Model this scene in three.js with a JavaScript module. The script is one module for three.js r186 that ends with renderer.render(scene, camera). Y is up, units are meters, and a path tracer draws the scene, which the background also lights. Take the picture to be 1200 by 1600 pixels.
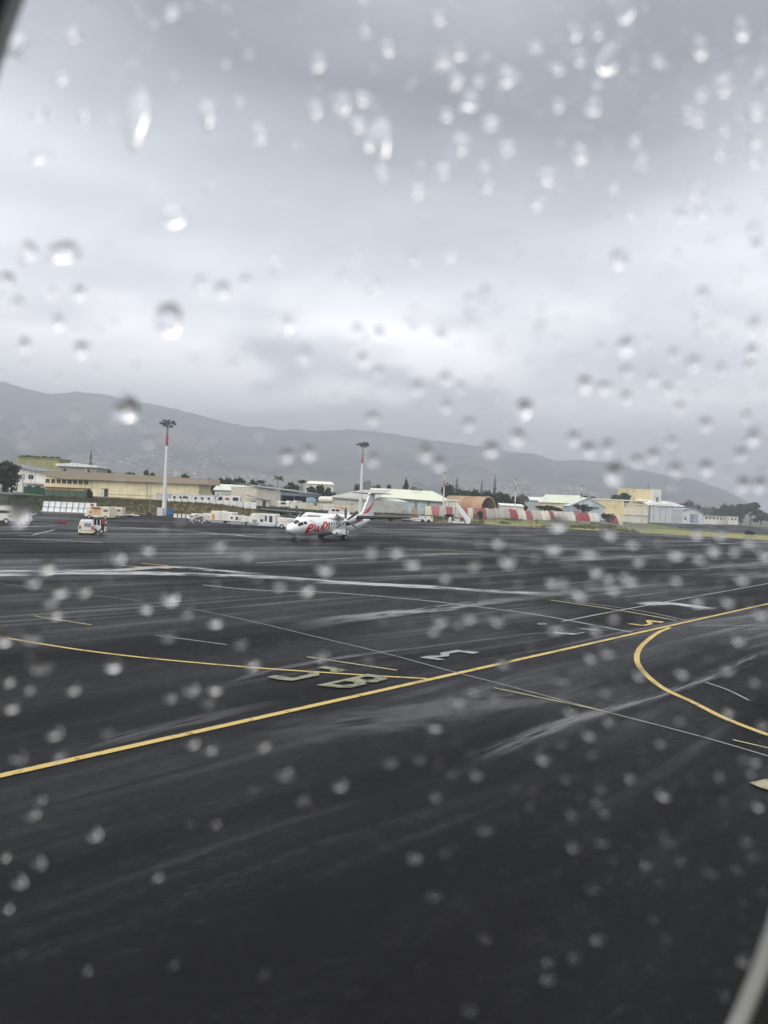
import * as THREE from 'three';
import { mergeGeometries } from 'three/addons/utils/BufferGeometryUtils.js';

// ------------------------------------------------------------------ camera, sky, sun, exposure
const scene = new THREE.Scene();
const FPX = 1155, EYE = 6;                                   // focal length in photo pixels, eye height in metres
const camera = new THREE.PerspectiveCamera(2 * Math.atan(800 / FPX) * 180 / Math.PI, 0.75, 0.02, 20000);
camera.position.set(0, EYE, 0);
camera.rotation.set(-0.0121, 0, 0.045, 'XYZ');               // a handheld tilt of two and a half degrees
camera.focus = 140;
camera.userData.fStop = 6.4;
const renderer = new THREE.WebGLRenderer();
renderer.toneMapping = THREE.LinearToneMapping;
renderer.toneMappingExposure = 2.35;
renderer.shadowMap.enabled = true;

let seed = 7;
const rnd = () => { seed = (seed + 0x6d2b79f5) | 0; let t = Math.imul(seed ^ (seed >>> 15), 1 | seed); t = (t + Math.imul(t ^ (t >>> 7), 61 | t)) ^ t; return ((t ^ (t >>> 14)) >>> 0) / 4294967296; };
const rr = (a, b) => a + (b - a) * rnd();
const { clamp, lerp, smoothstep } = THREE.MathUtils;
const hash = (x, y, s) => { let h = Math.imul(x, 374761393) ^ Math.imul(y, 668265263) ^ Math.imul(s, 1274126177); h = Math.imul(h ^ (h >>> 13), 1274126177); return ((h ^ (h >>> 16)) >>> 0) / 4294967296; };
const mod = (a, n) => ((a % n) + n) % n;
function vnoise(x, y, s = 1, px = 0, py = 0) {               // value noise; px, py: period in cells
  let ix = Math.floor(x), iy = Math.floor(y); const fx = x - ix, fy = y - iy;
  const a = fx * fx * (3 - 2 * fx), b = fy * fy * (3 - 2 * fy);
  let jx = ix + 1, jy = iy + 1;
  if (px) { ix = mod(ix, px); jx = mod(jx, px); }
  if (py) { iy = mod(iy, py); jy = mod(jy, py); }
  return lerp(lerp(hash(ix, iy, s), hash(jx, iy, s), a), lerp(hash(ix, jy, s), hash(jx, jy, s), a), b);
}
function fbm(x, y, s = 1, oct = 4, px = 0, py = 0) {
  let v = 0, a = 0.5, n = 0;
  for (let o = 0; o < oct; o++) { v += a * vnoise(x, y, s + o * 17, px, py); n += a; a *= 0.5; x *= 2; y *= 2; px *= 2; py *= 2; }
  return v / n;
}

{ // overcast sky: bright layer low down, a heavier grey deck above, torn cloud between; added bright zenith
  const W = 1024, H = 512, data = new Float32Array(W * H * 4);
  const el0 = [0, 6, 10, 13, 17, 21, 26, 33, 45, 60, 75, 90], L0 = [1.2, 1.22, 1.2, 1.1, 0.76, 0.58, 0.36, 0.155, 0.22, 0.55, 1.0, 1.25];  // zenith, out of view, raised well above the deck to light the haze
  for (let j = 0; j < H; j++) {
    const el = ((j + 0.5) / H - 0.5) * Math.PI, deg = el * 180 / Math.PI;
    for (let i = 0; i < W; i++) {
      const az = ((i + 0.5) / W - 0.5) * 2 * Math.PI;
      const x = Math.cos(az) * Math.cos(el), z = Math.sin(az) * Math.cos(el), y = Math.max(Math.sin(el), 0.0);
      const k = 1 / (y + 0.16), cx = x * k, cz = z * k;
      const low = fbm(cx * 1.1 + 31, cz * 1.1 + 7, 5, 3) - 0.5, mid = fbm(cx * 2.6 + 3, cz * 2.6 + 19, 11, 5) - 0.5, fine = fbm(cx * 5 + 3 + mid, cz * 7 + 9, 23, 6) - 0.5;
      // the deck's lower edge wanders in height round the horizon
      let d = deg + 5.5 * Math.sin(az * 2.0 + 4.3) + 13 * low + 8 * mid;
      d = Math.max(d, 0);
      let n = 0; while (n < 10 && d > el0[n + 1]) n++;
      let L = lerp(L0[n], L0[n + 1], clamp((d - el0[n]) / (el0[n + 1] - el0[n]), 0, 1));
      // low stratus fragments with bright gaps
      const band = Math.exp(-(((deg - 9) / 4.5) ** 2));
      const frag = fbm(az * 5.5 + 3.1, deg * 0.33 + 1.2, 41, 5) - 0.5;
      L *= 1 + band * (-0.42 * smoothstep(frag, -0.02, 0.14) + 0.22 * smoothstep(-frag, 0.0, 0.12));
      L *= 1 + 0.66 * mid * smoothstep(deg, 5, 16) + 0.34 * fine;
      L = clamp(L, 0.1, 1.16);
      if (deg < 0) L = 0.6;
      const t = clamp((1.0 - L) / 0.8, 0, 1), q = (j * W + i) * 4;
      data[q] = L * lerp(1.0, 0.945, t); data[q + 1] = L * lerp(1.005, 1.0, t); data[q + 2] = L * lerp(1.0, 1.10, t); data[q + 3] = 1;
    }
  }
  const tex = new THREE.DataTexture(data, W, H, THREE.RGBAFormat, THREE.FloatType);
  tex.mapping = THREE.EquirectangularReflectionMapping; tex.magFilter = THREE.LinearFilter; tex.needsUpdate = true;
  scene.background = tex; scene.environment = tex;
}
const sun = new THREE.DirectionalLight(0xfff6ea, 1.5);
sun.position.set(-60, 160, 70); sun.target.position.set(0, 0, -80);
sun.castShadow = true; sun.shadow.radius = 110;
Object.assign(sun.shadow.camera, { left: -300, right: 300, top: 300, bottom: -300, near: 1, far: 900 });
scene.add(sun, sun.target);
scene.fog = new THREE.FogExp2(0xd6deec, 0.00046);

// ------------------------------------------------------------------ helpers
const V3 = (x, y, z) => new THREE.Vector3(x, y, z);
const ray = (u, v) => V3((u - 600) / FPX, -(v - 800) / FPX, -1).applyEuler(camera.rotation);
const at = (u, v, d) => { const r = ray(u, v); return r.multiplyScalar(d / -r.z).add(camera.position); };   // photo pixel at a depth
const gnd = (u, v, y = 0) => { const r = ray(u, v); return r.multiplyScalar((EYE - y) / -r.y).add(camera.position); };
const hor = (u) => 786 + 0.045 * (u - 600);
const used = new Map();
function numbered(name) { const n = used.get(name) ?? 0; used.set(name, n + 1); return n ? name + '_' + String(n).padStart(3, '0') : name; }
function tag(o, label, category, group, kind) {
  if (label) o.userData.label = label;
  if (category) o.userData.category = category;
  if (group) o.userData.group = group;
  if (kind) o.userData.kind = kind;
  return o;
}
function top(name, label, category, group) { const g = new THREE.Group(); g.name = numbered(name); scene.add(g); return tag(g, label, category, group); }
function mesh(name, geo, mat, parent) {
  const m = new THREE.Mesh(geo, mat); m.castShadow = m.receiveShadow = true;
  m.name = parent ? name : numbered(name); (parent ?? scene).add(m); return m;
}
const plainGeo = (g) => { const n = g.index ? g.toNonIndexed() : g; for (const k of Object.keys(n.attributes)) if (!['position', 'normal', 'uv'].includes(k)) n.deleteAttribute(k); n.clearGroups(); return n; };
class B {                                                    // collects shapes for ONE part
  constructor() { this.g = []; }
  add(g, x = 0, y = 0, z = 0, rx = 0, ry = 0, rz = 0) {
    const m = new THREE.Matrix4().makeRotationFromEuler(new THREE.Euler(rx, ry, rz)); m.setPosition(x, y, z);
    this.g.push(plainGeo(g).applyMatrix4(m)); return this;
  }
  box(x0, x1, y0, y1, z0, z1, ry = 0, rz = 0, rx = 0) {
    const w = x1 - x0, h = y1 - y0, d = z1 - z0, g = new THREE.BoxGeometry(w, h, d), uv = g.attributes.uv;
    const dims = [[d, h], [d, h], [w, d], [w, d], [w, h], [w, h]];
    for (let i = 0; i < 24; i++) { const [a, b] = dims[i >> 2]; uv.setXY(i, uv.getX(i) * a, uv.getY(i) * b); }
    return this.add(g, (x0 + x1) / 2, (y0 + y1) / 2, (z0 + z1) / 2, rx, ry, rz);
  }
  cyl(r0, r1, h, x, y, z, axis = 'y', seg = 12) {            // from (x,y,z) along +axis; r0 at the start
    const g = new THREE.CylinderGeometry(r1, r0, h, seg); g.translate(0, h / 2, 0);
    if (axis === 'x') g.rotateZ(-Math.PI / 2); if (axis === 'z') g.rotateX(Math.PI / 2);
    return this.add(g, x, y, z);
  }
  tube(pts, r, seg = 8, rad = 6) { return this.add(new THREE.TubeGeometry(new THREE.CatmullRomCurve3(pts.map((p) => V3(...p)), false, 'catmullrom', 0.1), seg, r, rad)); }
  bar(a, b, r, rad = 6) {                                    // straight round bar
    const A = V3(...a), D = V3(...b).sub(A), g = new THREE.CylinderGeometry(r, r, D.length(), rad);
    g.applyQuaternion(new THREE.Quaternion().setFromUnitVectors(V3(0, 1, 0), D.clone().normalize()));
    return this.add(g, A.x + D.x / 2, A.y + D.y / 2, A.z + D.z / 2);
  }
  prism(pts, z0, z1, bevel = 0) {                            // outline in x,y pushed along z
    const s = new THREE.Shape(pts.map(([x, y]) => new THREE.Vector2(x, y)));
    const g = new THREE.ExtrudeGeometry(s, { depth: z1 - z0 - 2 * bevel, bevelEnabled: bevel > 0, bevelSize: bevel, bevelThickness: bevel, bevelSegments: 2, curveSegments: 8 });
    return this.add(g, 0, 0, z0 + bevel);
  }
  prismX(pts, x0, x1, bevel = 0) {                           // outline in z,y pushed along x
    const s = new THREE.Shape(pts.map(([z, y]) => new THREE.Vector2(-z, y)));
    const g = new THREE.ExtrudeGeometry(s, { depth: x1 - x0 - 2 * bevel, bevelEnabled: bevel > 0, bevelSize: bevel, bevelThickness: bevel, bevelSegments: 2, curveSegments: 8 });
    return this.add(g, x0 + bevel, 0, 0, 0, Math.PI / 2, 0);
  }
  quad(a, b, c, d) {
    const g = new THREE.BufferGeometry(), p = [a, b, c, a, c, d].flat();
    g.setAttribute('position', new THREE.Float32BufferAttribute(p, 3));
    g.setAttribute('uv', new THREE.Float32BufferAttribute([0, 0, 1, 0, 1, 1, 0, 0, 1, 1, 0, 1], 2)); g.computeVertexNormals();
    return this.add(g);
  }
  geo() { return this.g.length === 1 ? this.g[0] : mergeGeometries(this.g); }
  to(name, mat, parent) { return mesh(name, this.geo(), mat, parent); }
}
const b = () => new B();

// ------------------------------------------------------------------ computed textures and materials
function texture(w, h, fn, srgb = false) {
  const d = new Uint8Array(w * h * 4), c = [0, 0, 0];
  for (let y = 0; y < h; y++) for (let x = 0; x < w; x++) { fn(x, y, c); const q = (y * w + x) * 4; for (let k = 0; k < 3; k++) d[q + k] = clamp(c[k] * 255, 0, 255); d[q + 3] = 255; }
  const t = new THREE.DataTexture(d, w, h); t.wrapS = t.wrapT = THREE.RepeatWrapping; t.magFilter = THREE.LinearFilter; t.needsUpdate = true;
  if (srgb) t.colorSpace = THREE.SRGBColorSpace;
  return t;
}
const grime = texture(512, 512, (x, y, c) => {               // streaked weathering, multiplies a wall's colour; 16 m a side
  const u = x / 512, v = y / 512, s = fbm(u * 48, v * 6, 3, 3, 48, 6), p = fbm(u * 8, v * 8, 9, 5, 8, 8), f = fbm(u * 64, v * 64, 4, 2, 64, 64);
  const k = 1 - 0.16 * smoothstep(s, 0.5, 0.85) - 0.14 * smoothstep(p, 0.45, 0.8) - 0.06 * (f - 0.5);
  c[0] = k; c[1] = k * 0.99; c[2] = k * 0.97;
});
grime.repeat.set(1 / 16, 1 / 16);
const sheetBump = texture(256, 8, (x, y, c) => { c[0] = c[1] = c[2] = 0.5 + 0.5 * Math.sin(x / 256 * Math.PI * 2 * 16); });   // corrugated sheet, 16 ridges in 4 m
sheetBump.repeat.set(1 / 4, 1);
const mats = new Map();
function M(hex, rough = 0.7, o = {}) {
  const key = hex + '/' + rough + JSON.stringify(o);
  if (mats.has(key)) return mats.get(key);
  const m = new THREE.MeshPhysicalMaterial({ color: hex, roughness: rough, metalness: o.metal ?? 0 });
  if (o.grime !== 0) { m.map = grime; }
  if (o.sheet) { m.bumpMap = sheetBump; m.bumpScale = 0.03; }
  if (o.coat) { m.clearcoat = o.coat; m.clearcoatRoughness = 0.15; }
  mats.set(key, m); return m;
}
const glassDark = new THREE.MeshPhysicalMaterial({ color: 0x1b2127, roughness: 0.08, specularIntensity: 1 });
const rubber = M('#141414', 0.75, { grime: 0 }), steel = M('#8b9094', 0.45, { metal: 0.6 }), darkSteel = M('#33383c', 0.5, { metal: 0.3 });
const paintWhite = M('#eceeee', 0.35, { coat: 0.4 }), paintCream = M('#e9dfc0', 0.5), paintGrey = M('#9a9fa3', 0.55), paintRed = M('#b0242b', 0.45), paintBlue = M('#2f62a8', 0.5), paintYellow = M('#d9a51f', 0.5);
const wallYellow = M('#f1e6c2', 0.85), wallWhite = M('#e4e5e1', 0.85), wallGrey = M('#b3b3ae', 0.85), wallBlue = M('#d3e3ea', 0.7, { sheet: 1 }), roofGrey = M('#8f9395', 0.6, { sheet: 1 }), roofGreen = M('#d9dfcb', 0.6, { sheet: 1 }), concrete = M('#a9a59c', 0.9);

// ------------------------------------------------------------------ ground
const L = V3(Math.SQRT1_2, 0, -Math.SQRT1_2);                 // direction in which the apron was paved
const A0 = gnd(75, 799.5), A1 = gnd(740, 818), B1 = gnd(1200, 844);
const nA = V3(A1.z - A0.z, 0, -(A1.x - A0.x)).normalize(); if (nA.z > 0) nA.negate();
const nB = V3(B1.z - A1.z, 0, -(B1.x - A1.x)).normalize(); if (nB.z > 0) nB.negate();
const beyond = (x, z) => Math.max((x - A0.x) * nA.x + (z - A0.z) * nA.z, (x - A1.x) * nB.x + (z - A1.z) * nB.z);   // metres past the apron's edge
function plateau(u) {
  const us = [-600, 300, 400, 500, 650, 940, 1000, 1200], hs = [4.1, 4.1, 3.4, 2.9, 2.5, 2.2, 0, 0];
  if (u >= 1200) return 0; if (u <= -600) return 4.1;
  let n = 0; while (us[n + 1] < u) n++;
  return lerp(hs[n], hs[n + 1], smoothstep(u, us[n], us[n + 1]));
}
function terrainY(x, z) {
  const u = 600 + FPX * x / -z, e = beyond(x, z), P = plateau(u);
  const w = lerp(13, 26, smoothstep(u, 300, 640));
  let y = -0.03 + P * (0.76 * smoothstep(e, 1.5, w) + 0.24 * smoothstep(e, w, w + 40));
  y += smoothstep(e, 2, 10) * P * 0.05 * (fbm(x * 0.12, z * 0.12, 77, 3) - 0.5) * 2;
  return y;
}
const grassMap = texture(512, 512, (x, y, c) => {
  const u = x / 512, v = y / 512, p = fbm(u * 8, v * 8, 5, 5, 8, 8), f = fbm(u * 90, v * 90, 8, 3, 90, 90), k = 0.62 + 0.76 * f;
  c[0] = k * lerp(0.62, 1.0, smoothstep(p, 0.35, 0.65)); c[1] = k * lerp(0.8, 0.92, p); c[2] = k * 0.72;
});
grassMap.repeat.set(1 / 24, 1 / 24);
const grassMat = new THREE.MeshStandardMaterial({ map: grassMap, vertexColors: true, roughness: 0.95 });
{
  const NU = 260, ND = 190, pos = [], col = [], uv = [], idx = [];
  for (let j = 0; j <= ND; j++) for (let i = 0; i <= NU; i++) {
    const u = -900 + 3000 * i / NU, d = 105 * Math.pow(900 / 105, j / ND), x = (u - 600) / FPX * d, z = -d, y = terrainY(x, z), e = beyond(x, z);
    pos.push(x, e < 0 ? -0.06 : y, z); uv.push(x, z);
    const dry = smoothstep(fbm(x * 0.05, z * 0.05, 3, 4), 0.36, 0.66), right = smoothstep(u, 620, 760);
    // rough brown bank on the side of the sheds, yellow-green mown verge on the other
    let r = lerp(lerp(0.055, 0.145, dry), lerp(0.10, 0.2, dry), right), g = lerp(lerp(0.070, 0.115, dry), lerp(0.13, 0.19, dry), right), bl = lerp(0.036, 0.06, right * 0.7 + dry * 0.3);
    const hay = right * (1 - smoothstep(e, u > 960 ? 60 : 9, u > 960 ? 110 : 16)) * (0.55 + 0.45 * dry); r = lerp(r, 0.36, hay); g = lerp(g, 0.315, hay); bl = lerp(bl, 0.13, hay);   // mown straw-coloured edge
    const behind = smoothstep(e, 26, 45) * (1 - smoothstep(u, 960, 1040));       // yards behind the crest: bare grey ground
    r = lerp(r, 0.17, behind); g = lerp(g, 0.165, behind); bl = lerp(bl, 0.155, behind);
    col.push(r, g, bl);
    if (i < NU && j < ND) { const a = j * (NU + 1) + i, q = a + NU + 1; idx.push(a, a + 1, q, a + 1, q + 1, q); }
  }
  const g = new THREE.BufferGeometry();
  g.setAttribute('position', new THREE.Float32BufferAttribute(pos, 3)); g.setAttribute('color', new THREE.Float32BufferAttribute(col, 3)); g.setAttribute('uv', new THREE.Float32BufferAttribute(uv, 2));
  g.setIndex(idx); g.computeVertexNormals();
  tag(mesh('grass_terrain', g, grassMat), 'grass bank and verge rising behind the airport apron', null, null, 'structure');
  const far = new THREE.RingGeometry(40, 6200, 96, 1); far.rotateX(-Math.PI / 2);
  tag(mesh('ground', far, new THREE.MeshStandardMaterial({ color: new THREE.Color().setRGB(0.09, 0.1, 0.06), roughness: 0.95 })), 'flat ground reaching out to the foot of the hills', null, null, 'structure').position.y = -0.3;
}
// asphalt: u along the paving lanes (160 m a side), v across (80 m)
function asphaltStreaks(x, y) {
  const u = x / 2048, v = y / 2048;
  const wob = 2.5 * (fbm(u * 6, v * 4, 61, 3, 6, 4) - 0.5);
  const lane = fbm(u * 3, v * 40 + wob, 1, 3, 3, 40), streak = fbm(u * 10, v * 170 + wob * 3, 2, 4, 10, 170), patch = fbm(u * 12, v * 12, 31, 6, 12, 12), grit = hash(x, y, 5) * 0.6 + 0.4 * vnoise(u * 700, v * 500, 6, 700, 500);
  return [lane, streak, patch, grit];
}
const asphaltColor = texture(2048, 2048, (x, y, c) => {
  const [lane, streak, patch, grit] = asphaltStreaks(x, y);
  const band = smoothstep(streak + 0.34 * (grit - 0.5), 0.5, 0.86) * smoothstep(patch + 0.25 * (grit - 0.5), 0.4, 0.66);
  let k = 0.29 + 0.24 * (lane - 0.5) + 0.30 * band + 0.30 * (patch - 0.5);
  k *= 0.62 + 0.76 * grit;
  c[0] = k; c[1] = k * 1.0; c[2] = k * 1.03;
});
const asphaltRough = texture(2048, 2048, (x, y, c) => {
  const [lane, streak, patch, grit] = asphaltStreaks(x, y);
  c[0] = c[1] = c[2] = clamp(0.67 + 0.5 * (lane - 0.5) - 0.3 * smoothstep(streak + 0.3 * (grit - 0.5), 0.5, 0.8) * smoothstep(patch, 0.36, 0.62) - 0.75 * (patch - 0.5) + 0.25 * (grit - 0.5), 0.12, 1);
});
const grit = texture(512, 512, (x, y, c) => { c[0] = c[1] = c[2] = 0.6 * hash(x >> 1, y >> 1, 9) + 0.4 * fbm(x / 512 * 24, y / 512 * 24, 4, 3, 24, 24); });
asphaltColor.repeat.set(1 / 170, 1 / 85); asphaltRough.repeat.set(1 / 170, 1 / 85); grit.repeat.set(1 / 3, 1 / 3);
const asphalt = new THREE.MeshPhysicalMaterial({ color: new THREE.Color().setRGB(0.028, 0.028, 0.029), map: asphaltColor, roughness: 0.85, roughnessMap: asphaltRough, bumpMap: grit, bumpScale: 0.004, specularIntensity: 0.19 });
function sheet(name, pts, y, mat, label, parent) {           // a flat polygon on the ground, uv in metres along and across the paving
  const s = new THREE.Shape(pts.map((p) => new THREE.Vector2(p.x, -p.z))), g = new THREE.ShapeGeometry(s);
  g.rotateX(-Math.PI / 2);
  const p = g.attributes.position, uv = g.attributes.uv;
  for (let i = 0; i < p.count; i++) uv.setXY(i, p.getX(i) * L.x + p.getZ(i) * L.z, p.getX(i) * -L.z + p.getZ(i) * L.x);
  const m = mesh(name, g, mat, parent); m.position.y = y;
  return tag(m, label, null, null, 'structure');
}
{
  const far = (p, n, k) => V3(p.x - n.z * k, 0, p.z + n.x * k);
  const left = far(A0, nA, 0).add(V3(A0.x - A1.x, 0, A0.z - A1.z).normalize().multiplyScalar(420)), right = B1.clone().add(B1.clone().sub(A1).normalize().multiplyScalar(420));
  sheet('apron', [left, A1, right, V3(right.x, 0, 160), V3(left.x, 0, 160)], 0, asphalt, 'wide wet dark asphalt apron with streaks and paint lines');
  sheet('taxiway', [gnd(1003, 816.5), gnd(1083, 827.5), gnd(1200, 836.5), gnd(1600, 866), gnd(1600, 852), gnd(1200, 824), gnd(1098, 817)], 0.03, asphalt, 'narrow strip of taxiway asphalt beyond the yellow grass verge');
}

// painted lines: ribbons through ground points, a few millimetres above the asphalt
const wear = texture(512, 512, (x, y, c) => { const u = x / 512, v = y / 512, k = fbm(u * 40, v * 40, 3, 4, 40, 40), p = fbm(u * 6, v * 6, 7, 4, 6, 6); c[0] = c[1] = c[2] = 1 - 0.62 * smoothstep(k * 0.6 + p * 0.4, 0.47, 0.68); });
wear.repeat.set(1 / 6, 1 / 6);
const patchy = texture(1024, 256, (x, y, c) => { const u = x / 1024, v = y / 256, k = fbm(u * 60, v * 12, 13, 5, 60, 12) * 0.5 + fbm(u * 9, v * 3, 17, 3, 9, 3) * 0.5, edge = smoothstep(Math.min(v, 1 - v) + 0.3 * (fbm(u * 50, v * 6, 19, 4, 50, 6) - 0.5), 0.0, 0.42); c[0] = c[1] = c[2] = smoothstep(k, 0.36, 0.66) * edge; });
const lineMat = (r, g, bb) => new THREE.MeshPhysicalMaterial({ color: new THREE.Color().setRGB(r, g, bb), map: wear, roughness: 0.55, specularIntensity: 0.6 });
const yellowLine = lineMat(0.55, 0.41, 0.14), paleLine = lineMat(0.46, 0.40, 0.24), greyLine = lineMat(0.28, 0.28, 0.28), whiteLine = lineMat(0.37, 0.375, 0.385), letterPaint = lineMat(0.25, 0.245, 0.17);
const scuff = new THREE.MeshPhysicalMaterial({ color: new THREE.Color().setRGB(0.17, 0.17, 0.178), alphaMap: patchy, transparent: true, vertexColors: true, roughness: 0.6 });
const brightScuff = new THREE.MeshPhysicalMaterial({ color: new THREE.Color().setRGB(0.40, 0.40, 0.41), alphaMap: patchy, transparent: true, vertexColors: true, roughness: 0.6 });
const denser = texture(1024, 256, (x, y, c) => { const u = x / 1024, v = y / 256, k = fbm(u * 50, v * 9, 113, 5, 50, 9) * 0.6 + fbm(u * 9, v * 3, 117, 3, 9, 3) * 0.4, edge = smoothstep(Math.min(v, 1 - v) + 0.26 * (fbm(u * 40, v * 6, 119, 4, 40, 6) - 0.5), 0.02, 0.28); c[0] = c[1] = c[2] = smoothstep(k, 0.30, 0.56) * edge; });
brightScuff.alphaMap = denser;
let layer = 1;
function ribbon(name, px, width, mat, label, opt = {}) {
  let pts = px.map(([u, v]) => gnd(u, v));
  if (!opt.sharp && pts.length > 2) pts = new THREE.CatmullRomCurve3(pts, false, 'centripetal').getPoints(pts.length * 10);
  const pos = [], uv = [], idx = [], col = []; let run = 0; const whole = pts.length - 1;
  pts.forEach((p, i) => {
    const t = pts[Math.min(i + 1, pts.length - 1)].clone().sub(pts[Math.max(i - 1, 0)]).setY(0).normalize(), n = V3(-t.z, 0, t.x);
    if (i) run += p.distanceTo(pts[i - 1]);
    const w = (Array.isArray(width) ? lerp(width[0], width[1], i / (pts.length - 1)) : width) / 2;
    for (const s of [-1, 1]) { pos.push(p.x + n.x * w * s, 0, p.z + n.z * w * s); uv.push(opt.alpha ? run / 60 : run, opt.alpha ? (s + 1) / 2 : s * w); }
    if (opt.alpha) { const f = opt.fade ?? 0.16, e = Math.min(i / whole, 1 - i / whole), o = (opt.strength ?? 1) * smoothstep(e, 0, f); col.push(1, 1, 1, o, 1, 1, 1, o); }
    if (i) { const a = 2 * i; idx.push(a - 2, a - 1, a, a - 1, a + 1, a); }
  });
  const g = new THREE.BufferGeometry();
  g.setAttribute('position', new THREE.Float32BufferAttribute(pos, 3)); g.setAttribute('uv', new THREE.Float32BufferAttribute(uv, 2)); if (opt.alpha) g.setAttribute('color', new THREE.Float32BufferAttribute(col, 4));
  g.setIndex(idx); g.computeVertexNormals();
  if (g.attributes.normal.getY(0) < 0) { for (let i = 0; i < idx.length; i += 3) [idx[i], idx[i + 1]] = [idx[i + 1], idx[i]]; g.setIndex(idx); g.computeVertexNormals(); }
  const m = mesh(name, g, mat); m.position.y = 0.004 + 0.0008 * layer++;
  return tag(m, label, null, null, 'structure');
}
ribbon('worn_stripe', [[-300, 917], [0, 898], [167, 895], [400, 901], [533, 910], [667, 917], [800, 926], [893, 928]], [3.4, 2.6], brightScuff, 'broad patchy white worn stripe crossing the whole apron', { alpha: 1 });
ribbon('worn_stripe', [[-200, 912], [0, 893], [167, 891], [267, 886], [333, 891], [430, 900]], 2.2, brightScuff, 'short patchy white worn stripe merging into the broad one', { alpha: 1 });
ribbon('worn_stripe', [[317, 914], [400, 922], [517, 926], [660, 938], [800, 955], [853, 963], [987, 988]], 0.26, greyLine, 'thin worn white line running behind the apron letters');
ribbon('worn_stripe', [[430, 990], [520, 970], [600, 960], [700, 949], [800, 937], [862, 935]], [2.4, 2.0], brightScuff, 'rough grey scuffed stripe between the broad stripe and the thin line', { alpha: 1, strength: 0.6, fade: 0.5 });
ribbon('worn_stripe', [[700, 1206], [790, 1166], [870, 1134], [960, 1107], [1100, 1060], [1200, 1020], [1320, 975]], [0.9, 0.9], scuff, 'rough grey scuffed stripe crossing the curved yellow line', { alpha: 1, strength: 0.8, fade: 0.3 });
ribbon('worn_stripe', [[320, 1078], [420, 1048], [560, 1024], [700, 1006], [820, 992], [960, 985], [1200, 997]], [0.5, 0.9], scuff, 'narrow grey scuffed stripe passing beside the painted numeral', { alpha: 1, strength: 0.6 });
ribbon('worn_stripe', [[330, 1160], [500, 1135], [680, 1112], [860, 1085], [1000, 1062]], 3.2, scuff, 'broad faint grey scuffing on the near side of the main yellow line', { alpha: 1, strength: 0.42, fade: 0.4 });
ribbon('worn_stripe', [[60, 1192], [200, 1150], [330, 1120], [470, 1090]], 1.0, scuff, 'faint grey scuffing hugging the far side of the main yellow line', { alpha: 1, strength: 0.4, fade: 0.4 });
ribbon('worn_stripe', [[1000, 945], [1045, 943], [1120, 953]], 1.9, brightScuff, 'bright white scuffed patch by the far yellow numeral', { alpha: 1 });
ribbon('worn_stripe', [[560, 893], [690, 888], [790, 886], [900, 884]], 0.8, scuff, 'faint scuffed stripe just beyond the broad white stripe', { alpha: 1 });
ribbon('worn_stripe', [[640, 866], [760, 866], [860, 871]], 1.0, brightScuff, 'patchy pale stripe on the apron beside the airliner', { alpha: 1 });
ribbon('worn_stripe', [[-100, 828], [80, 822], [190, 824], [330, 833], [430, 842]], 1.6, brightScuff, 'pale stripe running past the parked ground vehicles', { alpha: 1 });
ribbon('worn_stripe', [[940, 850], [1000, 851], [1060, 852], [1200, 846], [1330, 842]], 1.4, brightScuff, 'pale patchy stripe just before the grass verge', { alpha: 1 });
ribbon('worn_stripe', [[-60, 842], [60, 843], [160, 848]], 0.5, whiteLine, 'thin white stripe passing in front of the small van');
ribbon('worn_stripe', [[400, 880], [530, 873], [680, 868]], 0.3, whiteLine, 'thin white line on the apron in front of the airliner nose');
ribbon('apron_line', [[-80, 1231], [0, 1213], [200, 1168], [400, 1123.2], [600, 1078.3], [800, 1033.4], [1000, 988.5], [1200, 943.6], [1330, 914]], 0.24, yellowLine, 'long straight yellow main line crossing the apron diagonally', { sharp: 1 });
ribbon('apron_line', [[-120, 980], [0, 996], [67, 1007], [133, 1017], [233, 1029], [400, 1044], [517, 1052], [603, 1057.5], [667, 1061]], 0.16, yellowLine, 'thinner curved yellow line joining the main line beside the letters');
ribbon('apron_line', [[1047, 981], [1030, 988], [1013, 1000], [1000, 1013], [995, 1027], [998, 1040], [1013, 1058], [1040, 1078], [1083, 1098], [1133, 1123], [1200, 1149], [1290, 1180]], 0.22, yellowLine, 'yellow line curving tightly round off the main line');
ribbon('apron_line', [[-60, 906], [0, 912], [83, 923], [200, 937], [300, 952], [400, 973], [500, 997], [600, 1021], [700, 1048], [800, 1074], [943, 1112], [1100, 1153], [1260, 1200]], 0.07, greyLine, 'long thin grey line crossing under the main yellow line');
ribbon('apron_line', [[53, 963], [143, 977]], 0.1, paleLine, 'short pale yellow dash beyond the thin grey line');
ribbon('apron_line', [[242, 993], [355, 1008]], 0.1, greyLine, 'short grey dash between the grey line and the curved yellow line');
ribbon('apron_line', [[480, 1027], [620, 1048]], 0.11, paleLine, 'short pale yellow dash directly beyond the painted numeral');
ribbon('apron_line', [[772, 1075.5], [940, 1111]], 0.08, paleLine, 'pale yellow dash running along the thin grey line');
ribbon('apron_line', [[1103, 1067], [1135, 1078], [1170, 1095]], 0.1, greyLine, 'short pale dash inside the curve of the yellow line');
ribbon('apron_line', [[1145, 1157], [1240, 1179]], 0.08, paleLine, 'pale yellow dash beside the lower end of the curved line');
ribbon('apron_line', [[860, 938], [967, 954], [1057, 970]], 0.22, paleLine, 'pale yellow line running from the scuffed stripe to the main line');
ribbon('apron_line', [[880, 938], [1000, 955], [1073, 970]], 0.16, greyLine, 'thin grey line beside the pale yellow line near the main line');
ribbon('apron_line', [[877, 972], [943, 959], [1073, 935], [1200, 912], [1300, 893]], 0.14, whiteLine, 'thin white line rising past the bright scuffed patch');
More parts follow.
